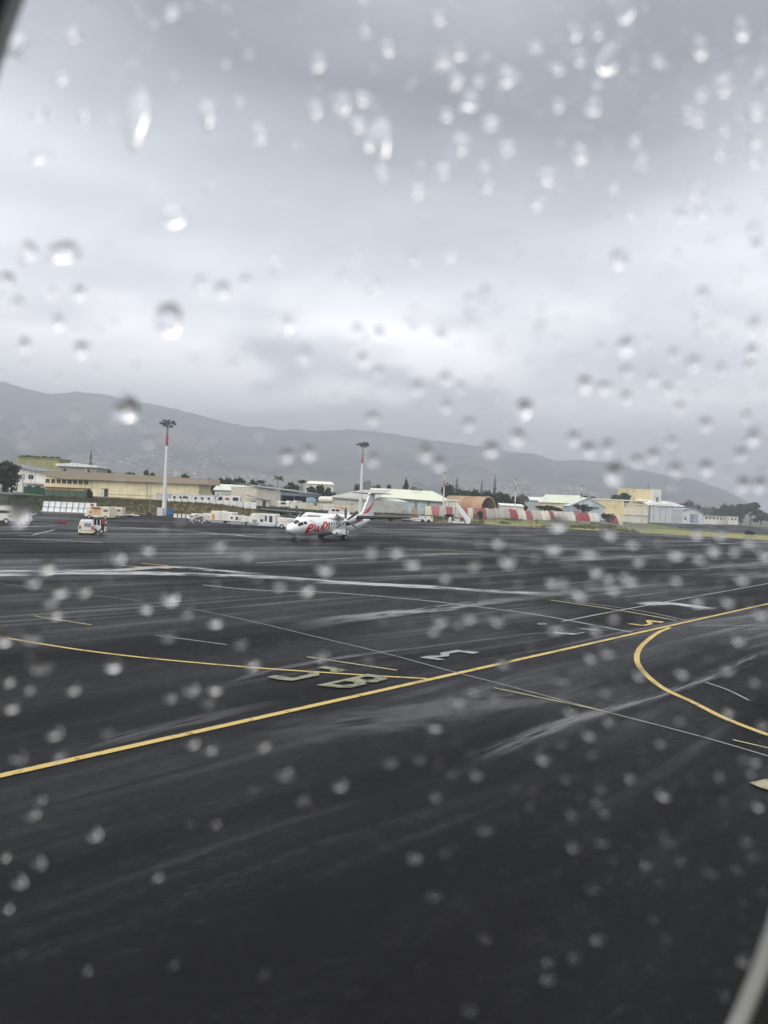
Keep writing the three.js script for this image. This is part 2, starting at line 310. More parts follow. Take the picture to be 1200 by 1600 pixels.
ribbon('apron_line', [[1080, 978], [1200, 978], [1300, 979]], 0.12, greyLine, 'thin grey level line just beyond the curve of the yellow line');
ribbon('apron_line', [[190, 884], [265, 889]], 0.28, paleLine, 'short pale yellow bar at the edge of the broad white stripe');
ribbon('apron_line', [[222, 881], [262, 884]], 0.3, yellowLine, 'short yellow bar beside the pale bar on the broad stripe');
ribbon('apron_line', [[600, 857], [635, 858], [760, 863]], 0.5, paleLine, 'pale yellow line in front of the airliner main gear');
ribbon('apron_line', [[838, 859], [880, 862]], 0.4, paleLine, 'short pale bar far out on the apron before the verge');
ribbon('apron_line', [[780, 872], [1000, 890], [1200, 880]], 0.25, greyLine, 'thin grey line bending across the far apron');
ribbon('apron_line', [[52, 836], [85, 828]], 0.35, whiteLine, 'short white dash beyond the small parked van');
ribbon('apron_line', [[28, 837.5], [54, 837.5]], 0.4, whiteLine, 'short level white dash beside the small parked van');
ribbon('apron_line', [[195, 835.5], [217, 835.8]], 0.4, whiteLine, 'single white dash between the tractor and the loaders');
ribbon('apron_line', [[569, 826], [592, 831]], 0.35, whiteLine, 'white line under the airliner tail nearer the fuselage');
ribbon('apron_line', [[577, 824], [604, 829]], 0.35, whiteLine, 'white line under the airliner tail farther from the fuselage');
// painted characters: the outline of each, laid on the asphalt
const crop = (pts, x0, y0, s) => pts.map(([x, y]) => [x0 + x / s, y0 + y / s]);
function painted(name, polys, mat, label) {
  const shapes = polys.map(([outer, ...holes]) => { const f = (q) => q.map(([u, v]) => { const p = gnd(u, v); return new THREE.Vector2(p.x, -p.z); }); const s = new THREE.Shape(f(outer)); holes.forEach((h) => s.holes.push(new THREE.Path(f(h)))); return s; });
  const g = new THREE.ShapeGeometry(shapes); g.rotateX(-Math.PI / 2);
  const m = mesh(name, g, mat); m.position.y = 0.004 + 0.0008 * layer++;
  return tag(m, label, null, null, 'structure');
}
painted('painted_numeral', [[crop([[85, 296], [150, 282], [285, 303], [425, 272], [400, 262], [405, 250], [492, 262], [495, 283], [280, 326], [180, 318]], 400, 1000, 5)], [crop([[480, 222], [545, 210], [722, 242], [640, 258], [575, 254], [590, 240]], 400, 1000, 5)]], letterPaint, 'worn yellow-grey numeral 3 painted beside the main yellow line');
painted('painted_letter', [[crop([[470, 360], [630, 380], [742, 381], [866, 350], [846, 338], [940, 338], [1030, 312], [1002, 288], [870, 272], [720, 308]], 400, 1000, 5), crop([[592, 352], [682, 362], [776, 350], [752, 334], [690, 329]], 400, 1000, 5), crop([[808, 306], [866, 292], [940, 300], [905, 318], [850, 319]], 400, 1000, 5)]], letterPaint, 'worn yellow-grey letter B painted beside the main yellow line');
painted('painted_numeral', [[crop([[595, 208], [625, 207], [690, 214], [722, 211], [708, 190], [720, 186], [822, 197], [800, 205], [740, 197], [752, 212], [715, 220], [680, 221]], 820, 920, 3.75)]], yellowLine, 'small yellow numeral 3 painted far along the main line');
painted('painted_letter', [[crop([[765, 686], [800, 679], [868, 676], [862, 664], [940, 650], [1048, 661], [1018, 669], [950, 660], [905, 668], [905, 680], [842, 686], [892, 696], [850, 698]], 400, 800, 3)]], lineMat(0.3, 0.305, 0.3), 'worn white bracket-shaped character beyond the main yellow line');
painted('painted_letter', [[crop([[72, 206], [130, 206], [134, 213], [78, 214]], 820, 920, 3.75)], [crop([[290, 232], [420, 242], [438, 247], [400, 249]], 820, 920, 3.75)], [crop([[160, 256], [300, 266], [355, 256], [345, 262], [285, 274], [170, 265]], 820, 920, 3.75)]], whiteLine, 'broken white painted character beyond the far yellow numeral');
painted('painted_letter', [[[[1170, 1225.5], [1200, 1219], [1250, 1222], [1225, 1243], [1190, 1234]]]], lineMat(0.34, 0.32, 0.21), 'pale yellow painted corner of a character at the apron edge of view');
// ------------------------------------------------------------------ hills and the town on them
const ridge = [[-900, 560], [-400, 570], [0, 597], [33, 607], [73, 615], [110, 613], [167, 617], [213, 628], [267, 638], [317, 650], [377, 667], [420, 668], [483, 673], [533, 671], [573, 673], [617, 680], [667, 687], [720, 693], [753, 697], [800, 705], [827, 709], [867, 719], [910, 719], [943, 722], [977, 727], [1007, 737], [1040, 741], [1083, 751], [1120, 760], [1145, 773], [1170, 788], [1210, 806], [1300, 818], [2100, 850]];
function ridgeV(u) { let n = 0; while (n < ridge.length - 2 && ridge[n + 1][0] < u) n++; return lerp(ridge[n][1], ridge[n + 1][1], clamp((u - ridge[n][0]) / (ridge[n + 1][0] - ridge[n][0]), 0, 1)) + 7 * (fbm(u * 0.035, 3, 5, 4) - 0.5); }
const HD0 = 1500, HD1 = 4700, HD2 = 5600;
function hillPoint(u, d) {
  const top6 = Math.max(at(u, ridgeV(u), HD1).y, 6), x = (u - 600) / FPX * d;
  const t = clamp((d - HD0) / (HD1 - HD0), 0, 1), back = clamp((d - HD1) / (HD2 - HD1), 0, 1);
  const gully = fbm(u * 0.021 + 0.0004 * d, d * 0.0011, 91, 5) - 0.5, spur = 1 - Math.abs(2 * fbm(u * 0.012 + 5, d * 0.0007, 57, 3) - 1);
  let y = top6 * (0.30 * t + 0.70 * t * t) * (1 - 0.5 * back * back);
  y += top6 * Math.sin(Math.PI * Math.min(t, 1)) * (0.16 * gully + 0.10 * (spur - 0.7));
  y += back > 0 ? 0 : top6 * 0.02 * gully * t;
  return V3(x, Math.max(y, -2), -d);
}
{
  const NU = 420, ND = 130, pos = [], col = [], idx = [];
  for (let j = 0; j <= ND; j++) for (let i = 0; i <= NU; i++) {
    const u = -900 + 3000 * i / NU, d = HD0 + (HD2 - HD0) * Math.pow(j / ND, 1.15), p = hillPoint(u, d);
    pos.push(p.x, p.y, p.z);
    const f = fbm(p.x * 0.004, p.z * 0.003, 21, 5), g = fbm(p.x * 0.016, p.z * 0.012, 33, 4), field = smoothstep(f, 0.5, 0.62);
    const k = 0.7 + 0.6 * g;
    col.push(k * lerp(0.06, 0.15, field), k * lerp(0.08, 0.15, field), k * lerp(0.055, 0.10, field));
    if (i < NU && j < ND) { const a = j * (NU + 1) + i, q = a + NU + 1; idx.push(a, a + 1, q, a + 1, q + 1, q); }
  }
  const g = new THREE.BufferGeometry();
  g.setAttribute('position', new THREE.Float32BufferAttribute(pos, 3)); g.setAttribute('color', new THREE.Float32BufferAttribute(col, 3)); g.setIndex(idx); g.computeVertexNormals();
  tag(mesh('hills', g, new THREE.MeshStandardMaterial({ vertexColors: true, roughness: 1 })), 'long hazy mountain slope falling away towards the sea', null, null, 'structure');
  // houses scattered over the lower slopes, too many and too far to tell apart
  const house = mergeGeometries([plainGeo(new THREE.BoxGeometry(13, 6, 9)), plainGeo(new THREE.ConeGeometry(9, 3, 4).rotateY(Math.PI / 4).translate(0, 4.5, 0))]);
  const spots = [];
  for (let k = 0; k < 16000 && spots.length < 1300; k++) {
    const u = rr(-250, 1000), d = 1900 + 1900 * Math.pow(rnd(), 0.9), p = hillPoint(u, d), zone = fbm(p.x * 0.0022 + 4, p.z * 0.0019, 71, 3), w = (u < 190 ? 0.03 : u > 540 && u < 740 ? 0.0 : -0.02) - (d > 3000 ? 0.05 : 0);
    if (zone + w > 0.56 && p.y > 6) spots.push([p, rr(0, 3.1), rr(0.45, 0.95)]);
  }
  const inst = new THREE.InstancedMesh(house, new THREE.MeshStandardMaterial({ roughness: 0.8 }), spots.length), m = new THREE.Matrix4(), c = new THREE.Color();
  spots.forEach(([p, a, s], i) => { m.makeRotationY(a).scale(V3(s, s * 0.9, s)).setPosition(p.x, p.y + 2.5, p.z); inst.setMatrixAt(i, m); const k = rr(0.3, 0.6); inst.setColorAt(i, c.setRGB(k, k * rr(0.9, 1), k * rr(0.8, 1))); });
  inst.name = 'hillside_town'; scene.add(inst); inst.castShadow = inst.receiveShadow = true;
  tag(inst, 'pale houses scattered over the hazy lower mountain slope', null, null, 'stuff');
}

// ------------------------------------------------------------------ buildings
// A frame: a Group whose origin is the base point seen at (u0, v), x running towards the base point seen under u1, y up, z towards the viewer.
function place(name, label, category, u0, u1, v, d0, d1 = d0, group) {
  const P0 = at(u0, v, d0), P1 = at(u1, v + 0.045 * (u1 - u0), d1), g = top(name, label, category, group);
  g.position.copy(P0); g.rotation.y = Math.atan2(-(P1.z - P0.z), P1.x - P0.x);
  g.W = Math.hypot(P1.x - P0.x, P1.z - P0.z); g.k = d0 / FPX;
  return g;
}
const grp = (name, parent, x = 0, y = 0, z = 0) => { const g = new THREE.Group(); g.name = name; parent.add(g); g.position.set(x, y, z); return g; };
function windowPart(parent, x0, x1, y0, y1, z, frameMat = paintGrey, bars = 1) {     // frame set proud of the wall, pane within it
  const f = b(), t = 0.08;
  f.box(x0, x1, y1 - t, y1, z, z + 0.08).box(x0, x1, y0, y0 + t, z, z + 0.12).box(x0, x0 + t, y0 + t, y1 - t, z, z + 0.08).box(x1 - t, x1, y0 + t, y1 - t, z, z + 0.08);
  for (let i = 1; i <= bars; i++) { const x = lerp(x0, x1, i / (bars + 1)); f.box(x - 0.03, x + 0.03, y0 + t, y1 - t, z, z + 0.07); }
  const w = f.to('window', frameMat, parent);
  mesh('pane', b().box(x0 + t, x1 - t, y0 + t, y1 - t, z - 0.02, z + 0.03).geo(), glassDark, w);
  return w;
}
// gable along x (ridge parallel to x): wall box, two roof slopes with overhang
function gableX(g, w, h, depth, rise, wallMat, roofMat, over = 0.6) {
  const D = depth, th = 0.18;
  b().prismX([[0, -1.5], [0, h], [-D / 2, h + rise], [-D, h], [-D, -1.5]], 0, w).to('wall', wallMat, g);
  const r = b(), a = Math.atan2(rise, D / 2), len = Math.hypot(rise, D / 2) + over;
  for (const s of [1, -1]) {
    const geo = new THREE.BoxGeometry(w + 2 * over, th, len), uv = geo.attributes.uv;
    for (let i = 0; i < uv.count; i++) uv.setXY(i, uv.getX(i) * (w + 2 * over), uv.getY(i) * len);
    geo.translate(0, th / 2 + 0.02, s * len / 2); geo.rotateX(s * a); r.add(geo, w / 2, h + rise, -D / 2);
  }
  r.to('roof', roofMat, g);
}
// gable facing the viewer (ridge along z)
function gableZ(g, w, h, depth, rise, wallMat, roofMat, over = 0.5) {
  b().prism([[0, -1.5], [w, -1.5], [w, h], [w / 2, h + rise], [0, h]], -depth, 0).to('wall', wallMat, g);
  const r = b(), a = Math.atan2(rise, w / 2), len = Math.hypot(rise, w / 2) + over, th = 0.18;
  for (const s of [1, -1]) {
    const geo = new THREE.BoxGeometry(len, th, depth + 2 * over), uv = geo.attributes.uv;
    for (let i = 0; i < uv.count; i++) uv.setXY(i, uv.getY(i) * (depth + 2 * over), uv.getX(i) * len);
    geo.translate(s * len / 2, th / 2 + 0.02, 0); geo.rotateZ(-s * a); r.add(geo, w / 2, h + rise, -depth / 2);
  }
  r.to('roof', roofMat, g);
}

{ // long yellow hall with the deep brown fascia
  const g = place('airport_hall', 'long pale yellow hall under a deep brown-grey roof fascia', 'building', 68, 310, 770.5, 240), W = g.W, k = g.k, X = (u) => (u - 68) * k;
  const bx = X(142);
  b().box(0, bx - 0.02, 2.2, 5.2, -14, 0).to('upper_wall', wallYellow, g);
  b().box(0.4, bx - 0.02, -1.5, 2.2, -14, -0.6).to('lower_wall', M('#b98f4e', 0.85), g);
  b().box(bx, W, -1.5, 5.2, -16, 0.25).to('wall', wallYellow, g);
  b().box(bx + 3, X(240), 0.55, 0.68, 0.25, 0.33).to('string_course', M('#8f8a78', 0.8), g);
  // the fascia: a sloping mansard band, thinner towards the far end
  const r = b(), x0 = X(53), x1 = X(325), yb = 5.05, z0 = 1.6;
  r.quad([x0, yb + 1.5, z0 - 2.2], [X(100), yb - 0.25, z0], [X(100), yb + 2.35, z0 - 1.4], [x0, yb + 2.0, z0 - 2.2]);
  r.quad([X(100), yb - 0.25, z0], [bx, yb - 0.05, z0], [bx, yb + 2.3, z0 - 1.4], [X(100), yb + 2.35, z0 - 1.4]);
  r.quad([bx, yb - 0.05, z0], [x1, yb + 0.05, z0], [x1, yb + 1.9, z0 - 1.4], [bx, yb + 2.3, z0 - 1.4]);
  r.quad([x0, yb + 1.5, z0 - 2.2], [X(100), yb - 0.25, z0], [bx, yb - 0.05, -0.1], [x0, yb + 1.5, -2]);
  r.quad([bx, yb - 0.05, z0], [x1, yb + 0.05, z0], [x1, yb + 0.05, 0], [bx, yb - 0.05, -0.02]);
  r.to('fascia', M('#857b6b', 0.8), g);
  const rf = b(); rf.quad([x0, yb + 2.02, z0 - 2.2], [bx, yb + 2.32, z0 - 1.4], [bx, yb + 2.7, -16], [x0, yb + 2.6, -16]); rf.quad([bx, yb + 2.32, z0 - 1.4], [x1, yb + 1.92, z0 - 1.4], [x1, yb + 2.2, -16.5], [bx, yb + 2.7, -16]);
  rf.quad([x1, yb + 0.05, z0], [x1, yb + 0.05, -16.5], [x1, yb + 2.2, -16.5], [x1, yb + 1.92, z0 - 1.4]);
  rf.to('roof', M('#c9b7a2', 0.75), g);
  for (let i = 0; i < 8; i++) { const u = 70.5 + i * 8.6 * 1; windowPart(g, X(u), X(u + 6.6), 3.35, 4.75, 0.0, M('#d9cfa8', 0.7), 1); }
  for (let i = 0; i < 3; i++) b().box(X(116 + i * 5), X(119.5 + i * 5), 0.9, 1.7, -0.6, -0.5).to('sign_board', M('#d8d2c4', 0.8), g);
  const dr = grp('door', g, X(158.5), -0.2, 0.25);
  b().box(0, 0.95, 0, 2.5, 0, 0.08).to('leaf', M('#d5dde2', 0.5), dr); b().box(1.0, 2.2, 0, 2.5, 0, 0.06).to('opening_shade_panel', M('#22282c', 0.6), dr); b().box(-0.12, 2.3, 2.5, 2.66, 0, 0.35).to('lintel', concrete, dr);  // dark solid panel stands in for the shade inside the doorway
  b().cyl(0.07, 0.07, 5.2, X(143.5), 0, 0.4).to('downpipe', paintGrey, g); b().cyl(0.07, 0.07, 4.6, X(230), 0, 0.4).to('downpipe', paintGrey, g);
}
{ // two-storey white house
  const g = place('white_house', 'two-storey white house with a grey lean-to roof and balcony', 'house', 12, 72, 768, 262), W = g.W, k = g.k;
  b().prism([[0, -1.5], [W, -1.5], [W, 7.0], [0, 9.4]], -9, 0).to('wall', wallWhite, g);
  const r = b(); r.quad([-0.6, 9.55, 0.9], [W + 2.4, 7.0, 0.9], [W + 2.4, 8.0, -9.5], [-0.6, 10.2, -9.5]); r.quad([-0.6, 9.2, 0.9], [W + 2.4, 6.7, 0.9], [W + 2.4, 7.0, 0.9], [-0.6, 9.55, 0.9]); r.to('roof', M('#7d8287', 0.7), g);
  b().box(W * 0.45, W - 0.2, 3.2, 4.3, 0.02, 1.3).to('balcony', M('#eef0f0', 0.7), g);
  windowPart(g, W * 0.22, W * 0.36, 4.6, 6.2, 0.0); windowPart(g, W * 0.52, W * 0.66, 4.7, 6.3, 0.0); windowPart(g, W * 0.5, W * 0.62, 0.9, 2.5, 0.0); windowPart(g, W * 0.7, W * 0.85, 0.9, 2.5, 0.0);
  b().box(W * 0.38, W * 0.42, 0, 6.5, 0.02, 0.35).to('pilaster', wallGrey, g);
}
{
  const g = place('olive_building', 'olive-yellow flat-roofed block with plants along its roof', 'building', 27, 90, 762, 320), W = g.W;
  b().box(0, W, -1, 13.0, -12, 0).to('wall', M('#9c9d70', 0.85), g); b().box(-0.3, W + 0.3, 13.0, 13.4, -12.3, 0.3).to('parapet', M('#8b9060', 0.85), g);
  windowPart(g, W * 0.66, W * 0.75, 7.4, 8.6, 0); windowPart(g, W * 0.3, W * 0.38, 7.6, 8.8, 0);
  const lv = b(); for (let i = 0; i < 260; i++) { const x = rr(0, W), s = rr(0.25, 0.6); lv.add(new THREE.PlaneGeometry(s, s), x, 13.3 + rr(0, 1.1) * (0.4 + 0.6 * vnoise(x * 0.7, 1)), rr(-1.2, 0.4), rr(-1, 1), rr(0, 3), rr(0, 3)); }
  lv.to('roof_plants', M('#47592f', 0.9, { grime: 0 }), g);
}
{
  const g = place('grey_block', 'weathered grey concrete block with a wide white roof slab', 'building', 90, 149, 765, 300), W = g.W;
  b().box(0, W, -1, 9.6, -12, 0).to('wall', M('#a3a29d', 0.9), g);
  const r = b(); r.prism([[-0.9, 9.6], [W + 0.7, 9.6], [W + 0.7, 10.1], [W * 0.45, 11.1], [-0.9, 10.5]], -12.8, 0.9); r.to('roof', M('#e6e8e8', 0.7), g);
  for (const [a, c] of [[0.13, 0.2], [0.78, 0.84]]) windowPart(g, W * a, W * c, 7.1, 8.6, 0, paintGrey, 0);
  b().box(W * 0.72, W * 0.76, 0, 9.6, 0.02, 0.3).to('pilaster', wallGrey, g);
}
{ // dark green mesh fence at the foot of the hall
  const P = [at(37, 773, 226), at(69, 776, 222), at(70, 781, 214), at(144, 783, 216)];
  const g = top('mesh_fence', 'dark green screening fence below the yellow hall', 'fence'); g.position.set(P[0].x, 0, P[0].z);
  for (let i = 0; i < 3; i++) {
    const a = P[i].clone().sub(g.position), c = P[i + 1].clone().sub(g.position), n = i === 1 ? 1 : i ? 6 : 3;
    for (let q = 0; q < n; q++) {
      const s = a.clone().lerp(c, q / n), e = a.clone().lerp(c, (q + 1) / n), h = i === 2 ? 3.0 : 2.6, m = s.clone().add(e).multiplyScalar(0.5), len = Math.hypot(e.x - s.x, e.z - s.z);
      const p = b().box(-len / 2 + 0.06, len / 2 - 0.06, -0.6, h, -0.02, 0.02).to('panel', M(i === 2 ? '#56685c' : '#1f4a3c', 0.9), g); p.position.copy(m); p.rotation.y = Math.atan2(-(e.z - s.z), e.x - s.x);
      b().cyl(0.06, 0.06, h + 0.8, s.x, s.y - 0.6, s.z).to('post', darkSteel, g);
    }
  }
}
{ // white site cabins and the low panel wall along the crest of the bank
  const spec = [[243, 266, 784.4, 'pale grey flat-roofed shed beside the tall floodlight mast', '#c6c9c6'], [267, 299, 785.6, 'first white site cabin right beside the floodlight mast', '#e9ecec'], [300, 334, 787, 'white site cabin standing at the end next to the coach', '#eceeee']];
  spec.forEach(([u0, u1, v, label, c], i) => {
    const g = place('site_cabin', label, 'cabin', u0, u1, v, 232, 232, i ? 'site cabins on the bank' : undefined), W = g.W;
    b().box(0, W, -0.6, 2.75, -3, 0).to('wall', M(c, 0.7, { sheet: 1 }), g); b().box(-0.1, W + 0.1, 2.75, 2.95, -3.1, 0.1).to('roof', M('#d9dcdb', 0.7), g);
    if (i) { for (let q = 0; q < 3; q++) windowPart(g, W * (0.1 + 0.3 * q), W * (0.1 + 0.3 * q) + 0.8, 1.0, 2.2, 0, paintGrey, 0); if (i === 1) b().box(W * 0.58, W * 0.76, 0, 2.3, 0.0, 0.06).to('door', M('#2c3337', 0.6), g); }
  });
  const w = place('panel_wall', 'low white panelled wall along the crest of the grass bank', 'wall', 262, 401, 787.4, 226, 232), n = 13;
  for (let i = 0; i < n; i++) { const x0 = w.W * i / n, x1 = w.W * (i + 1) / n; b().box(x0 + 0.12, x1 - 0.12, -0.4, 1.75 + 0.05 * (i % 3), -0.06, 0.06).to('panel', M(i % 4 === 2 ? '#dfe3e4' : '#eceff0', 0.7), w); b().box(x0 - 0.07, x0 + 0.07, -0.6, 1.85, -0.1, 0.1).to('post', M('#b9bec0', 0.7), w); }
}
{ // coach with a red badge behind the panel wall
  const g = place('coach', 'white coach with a red badge parked behind the panel wall', 'bus', 337, 374, 789, 238), W = g.W;
  b().prism([[0.6, 0.5], [W, 0.5], [W, 2.9], [W - 0.2, 3.1], [1.0, 3.1], [0.3, 2.2], [0, 1.2], [0.1, 0.5]], -2.4, 0, 0.08).to('body', paintWhite, g);
  b().prism([[0.55, 1.6], [2.0, 1.6], [2.0, 2.75], [1.05, 2.75]], 0.0, 0.03).to('window', glassDark, g); b().box(W - 2.2, W - 0.4, 1.6, 2.7, 0, 0.03).to('window', M('#303c46', 0.2), g);
  const bd = new THREE.CylinderGeometry(0.5, 0.5, 0.03, 20); bd.rotateX(Math.PI / 2); bd.scale(1.3, 0.8, 1); b().add(bd, W * 0.48, 2.1, 0.02).to('badge', paintRed, g);
  for (const x of [1.7, W - 1.8]) b().cyl(0.48, 0.48, 0.3, x, 0.48, -0.26, 'z', 16).to('wheel', rubber, g);
}
{
  const g = place('gabled_shed', 'open-fronted white shed with a pale green pitched roof', 'shed', 335, 399, 783, 285), W = g.W;
  gableX(g, W, 4.4, 14, 2.2, M('#d8dad5', 0.8), M('#d9e2d2', 0.6, { sheet: 1 }));
  b().box(1.0, W * 0.42, 0.2, 2.6, 0.02, 0.3).to('glazing', M('#6f7d83', 0.3), g); b().box(W * 0.52, W - 0.6, 0.2, 3.6, 0.02, 0.1).to('opening_shade_panel', M('#4a4f50', 0.9), g);  // dark sheet over the solid wall imitates shade inside the shed
  for (let i = 0; i < 5; i++) b().box(W * (0.5 + 0.12 * i), W * (0.5 + 0.12 * i) + 0.25, 0, 4.2, 0.1, 0.4).to('post', M('#c3c5c0', 0.8), g);
  const lt = place('lean_to', 'low lean-to shed with a grey sheet roof before the grey hangar', 'shed', 386, 420, 790.5, 262), w = lt.W;
  b().box(0, w, -1, 2.6, -5, 0).to('wall', M('#c8c6be', 0.85), lt); b().quad([-0.4, 3.9, -5.2], [w + 0.4, 2.4, -5.2], [w + 0.4, 2.35, 0.6], [-0.4, 3.9, 0.6]).quad([-0.4, 3.65, 0.6], [w + 0.4, 2.1, 0.6], [w + 0.4, 2.35, 0.6], [-0.4, 3.9, 0.6]).to('roof', M('#8e9492', 0.7, { sheet: 1 }), lt);
  b().box(w * 0.7, w * 0.86, 0, 2.1, 0, 0.05).to('door', M('#3a3f40', 0.7), lt); windowPart(lt, w * 0.2, w * 0.4, 0.9, 1.9, 0);
}
{ // grey hangar with the open bay
  const g = place('grey_hangar', 'grey-roofed hangar with a cream end wall and an open shaded bay', 'hangar', 400, 499, 789.5, 268, 290), W = g.W, x1 = W * 0.36;
  b().prism([[0, -1.5], [x1, -1.5], [x1, 5.2], [0, 6.6]], -16, 0).to('end_wall', M('#d8d4c6', 0.85), g);
  b().box(x1, W, -1.5, 5.3, -16, -15.6).box(W - 0.3, W, -1.5, 5.2, -15.6, 0).to('back_wall', M('#7e868c', 0.85), g);
  b().box(x1, W, 4.1, 5.2, -0.3, 0).to('fascia_beam', M('#9aa8b4', 0.6, { sheet: 1 }), g);
  b().quad([-0.5, 6.9, 0.8], [W + 0.5, 5.15, 0.8], [W + 0.5, 6.6, -16.5], [-0.5, 8.2, -16.5]).quad([-0.5, 6.5, 0.8], [W + 0.5, 4.85, 0.8], [W + 0.5, 5.15, 0.8], [-0.5, 6.9, 0.8]).quad([-0.5, 6.5, 0.8], [W + 0.5, 4.85, 0.8], [W + 0.5, 6.2, -16.5], [-0.5, 7.8, -16.5]).to('roof', roofGrey, g);
  for (let i = 0; i < 3; i++) b().box(x1 + (W - x1) * (0.02 + 0.32 * i), x1 + (W - x1) * (0.02 + 0.32 * i) + 0.3, -1, 4.1, -0.3, 0).to('post', M('#7f8a92', 0.6), g);
}
{
  const mk = (u0, u1, v, label, i) => {
    const g = place('parked_van', label, 'van', u0, u1, v, 266, 268, 'vans in front of the open hangar bay'), W = g.W;
    b().prism([[0, 0.4], [W, 0.4], [W, 1.2], [W - 0.35, 2.3], [0.25, 2.4], [0, 2.0]], -1.9, 0, 0.06).to('body', paintWhite, g); b().box(0.35, W - 0.8, 1.3, 2.0, 0, 0.03).to('window', glassDark, g);
    for (const x of [0.8, W - 0.9]) b().cyl(0.34, 0.34, 0.25, x, 0.34, -0.22, 'z', 14).to('wheel', rubber, g);
  };
  mk(437, 449, 793.5, 'white van nosed up against the cream end wall of the hangar', 0); mk(451, 461, 793.2, 'middle one of the three white vans before the hangar bay', 1); mk(462, 473, 793, 'white van closest to the teal tarpaulin', 2);
  const tp = place('tarpaulin_load', 'teal tarpaulin over a load beside the white tank', 'tarpaulin', 478, 493, 789.5, 272);
  b().prism([[0, 0], [tp.W, 0], [tp.W * 0.95, 2.4], [tp.W * 0.6, 2.9], [0.2, 2.6]], -2.2, 0, 0.15).to('cover', M('#8fb8bd', 0.7), tp); b().box(0.6, tp.W + 0.3, -0.2, 1.3, 0.02, 0.2).to('load', M('#3c4a50', 0.8), tp);
  const tk = place('storage_tank', 'white horizontal cylindrical tank behind the stained wall', 'tank', 496, 520, 788.5, 272), w = tk.W;
  const cap = new THREE.CapsuleGeometry(1.25, w - 2.5, 8, 20); cap.rotateZ(Math.PI / 2); b().add(cap, w / 2, 1.9, -1.3).to('vessel', M('#e6e2d4', 0.6), tk);
  for (const x of [0.28, 0.72]) b().box(w * x - 0.25, w * x + 0.25, -0.6, 1.0, -2.2, -0.4).to('saddle', concrete, tk);
  b().cyl(0.25, 0.25, 0.4, w * 0.5, 3.1, -1.3).to('hatch', paintGrey, tk);
  const wl = place('boundary_wall', 'stained off-white boundary wall of block panels behind the airliner', 'wall', 453, 555, 795.6, 258, 262), n = 6;
  for (let i = 0; i < n; i++) b().box(wl.W * i / n + 0.04, wl.W * (i + 1) / n - 0.04, -1, 2.5 + 0.07 * (i % 2), -0.2, 0).to('panel', M(i % 3 ? '#d9d5c6' : '#e4e2da', 0.9), wl);
  b().box(wl.W * 0.36, wl.W * 0.41, 1.5, 2.5, 0, 0.05).to('hatch', M('#7f7d74', 0.8), wl); b().box(-0.1, wl.W + 0.1, 2.6, 2.72, -0.26, 0.06).to('coping', concrete, wl);
  const sh = place('flat_shed', 'long white flat-roofed store far behind the dark trees', 'building', 476, 521, 768, 420); b().box(0, sh.W, -3, 4.6, -14, 0).to('wall', M('#d5d6d0', 0.8), sh); b().quad([-0.6, 4.6, 0.6], [sh.W + 0.6, 4.6, 0.6], [sh.W - 2, 6.4, -8], [2, 6.4, -8]).to('roof', M('#eceade', 0.7), sh);
}
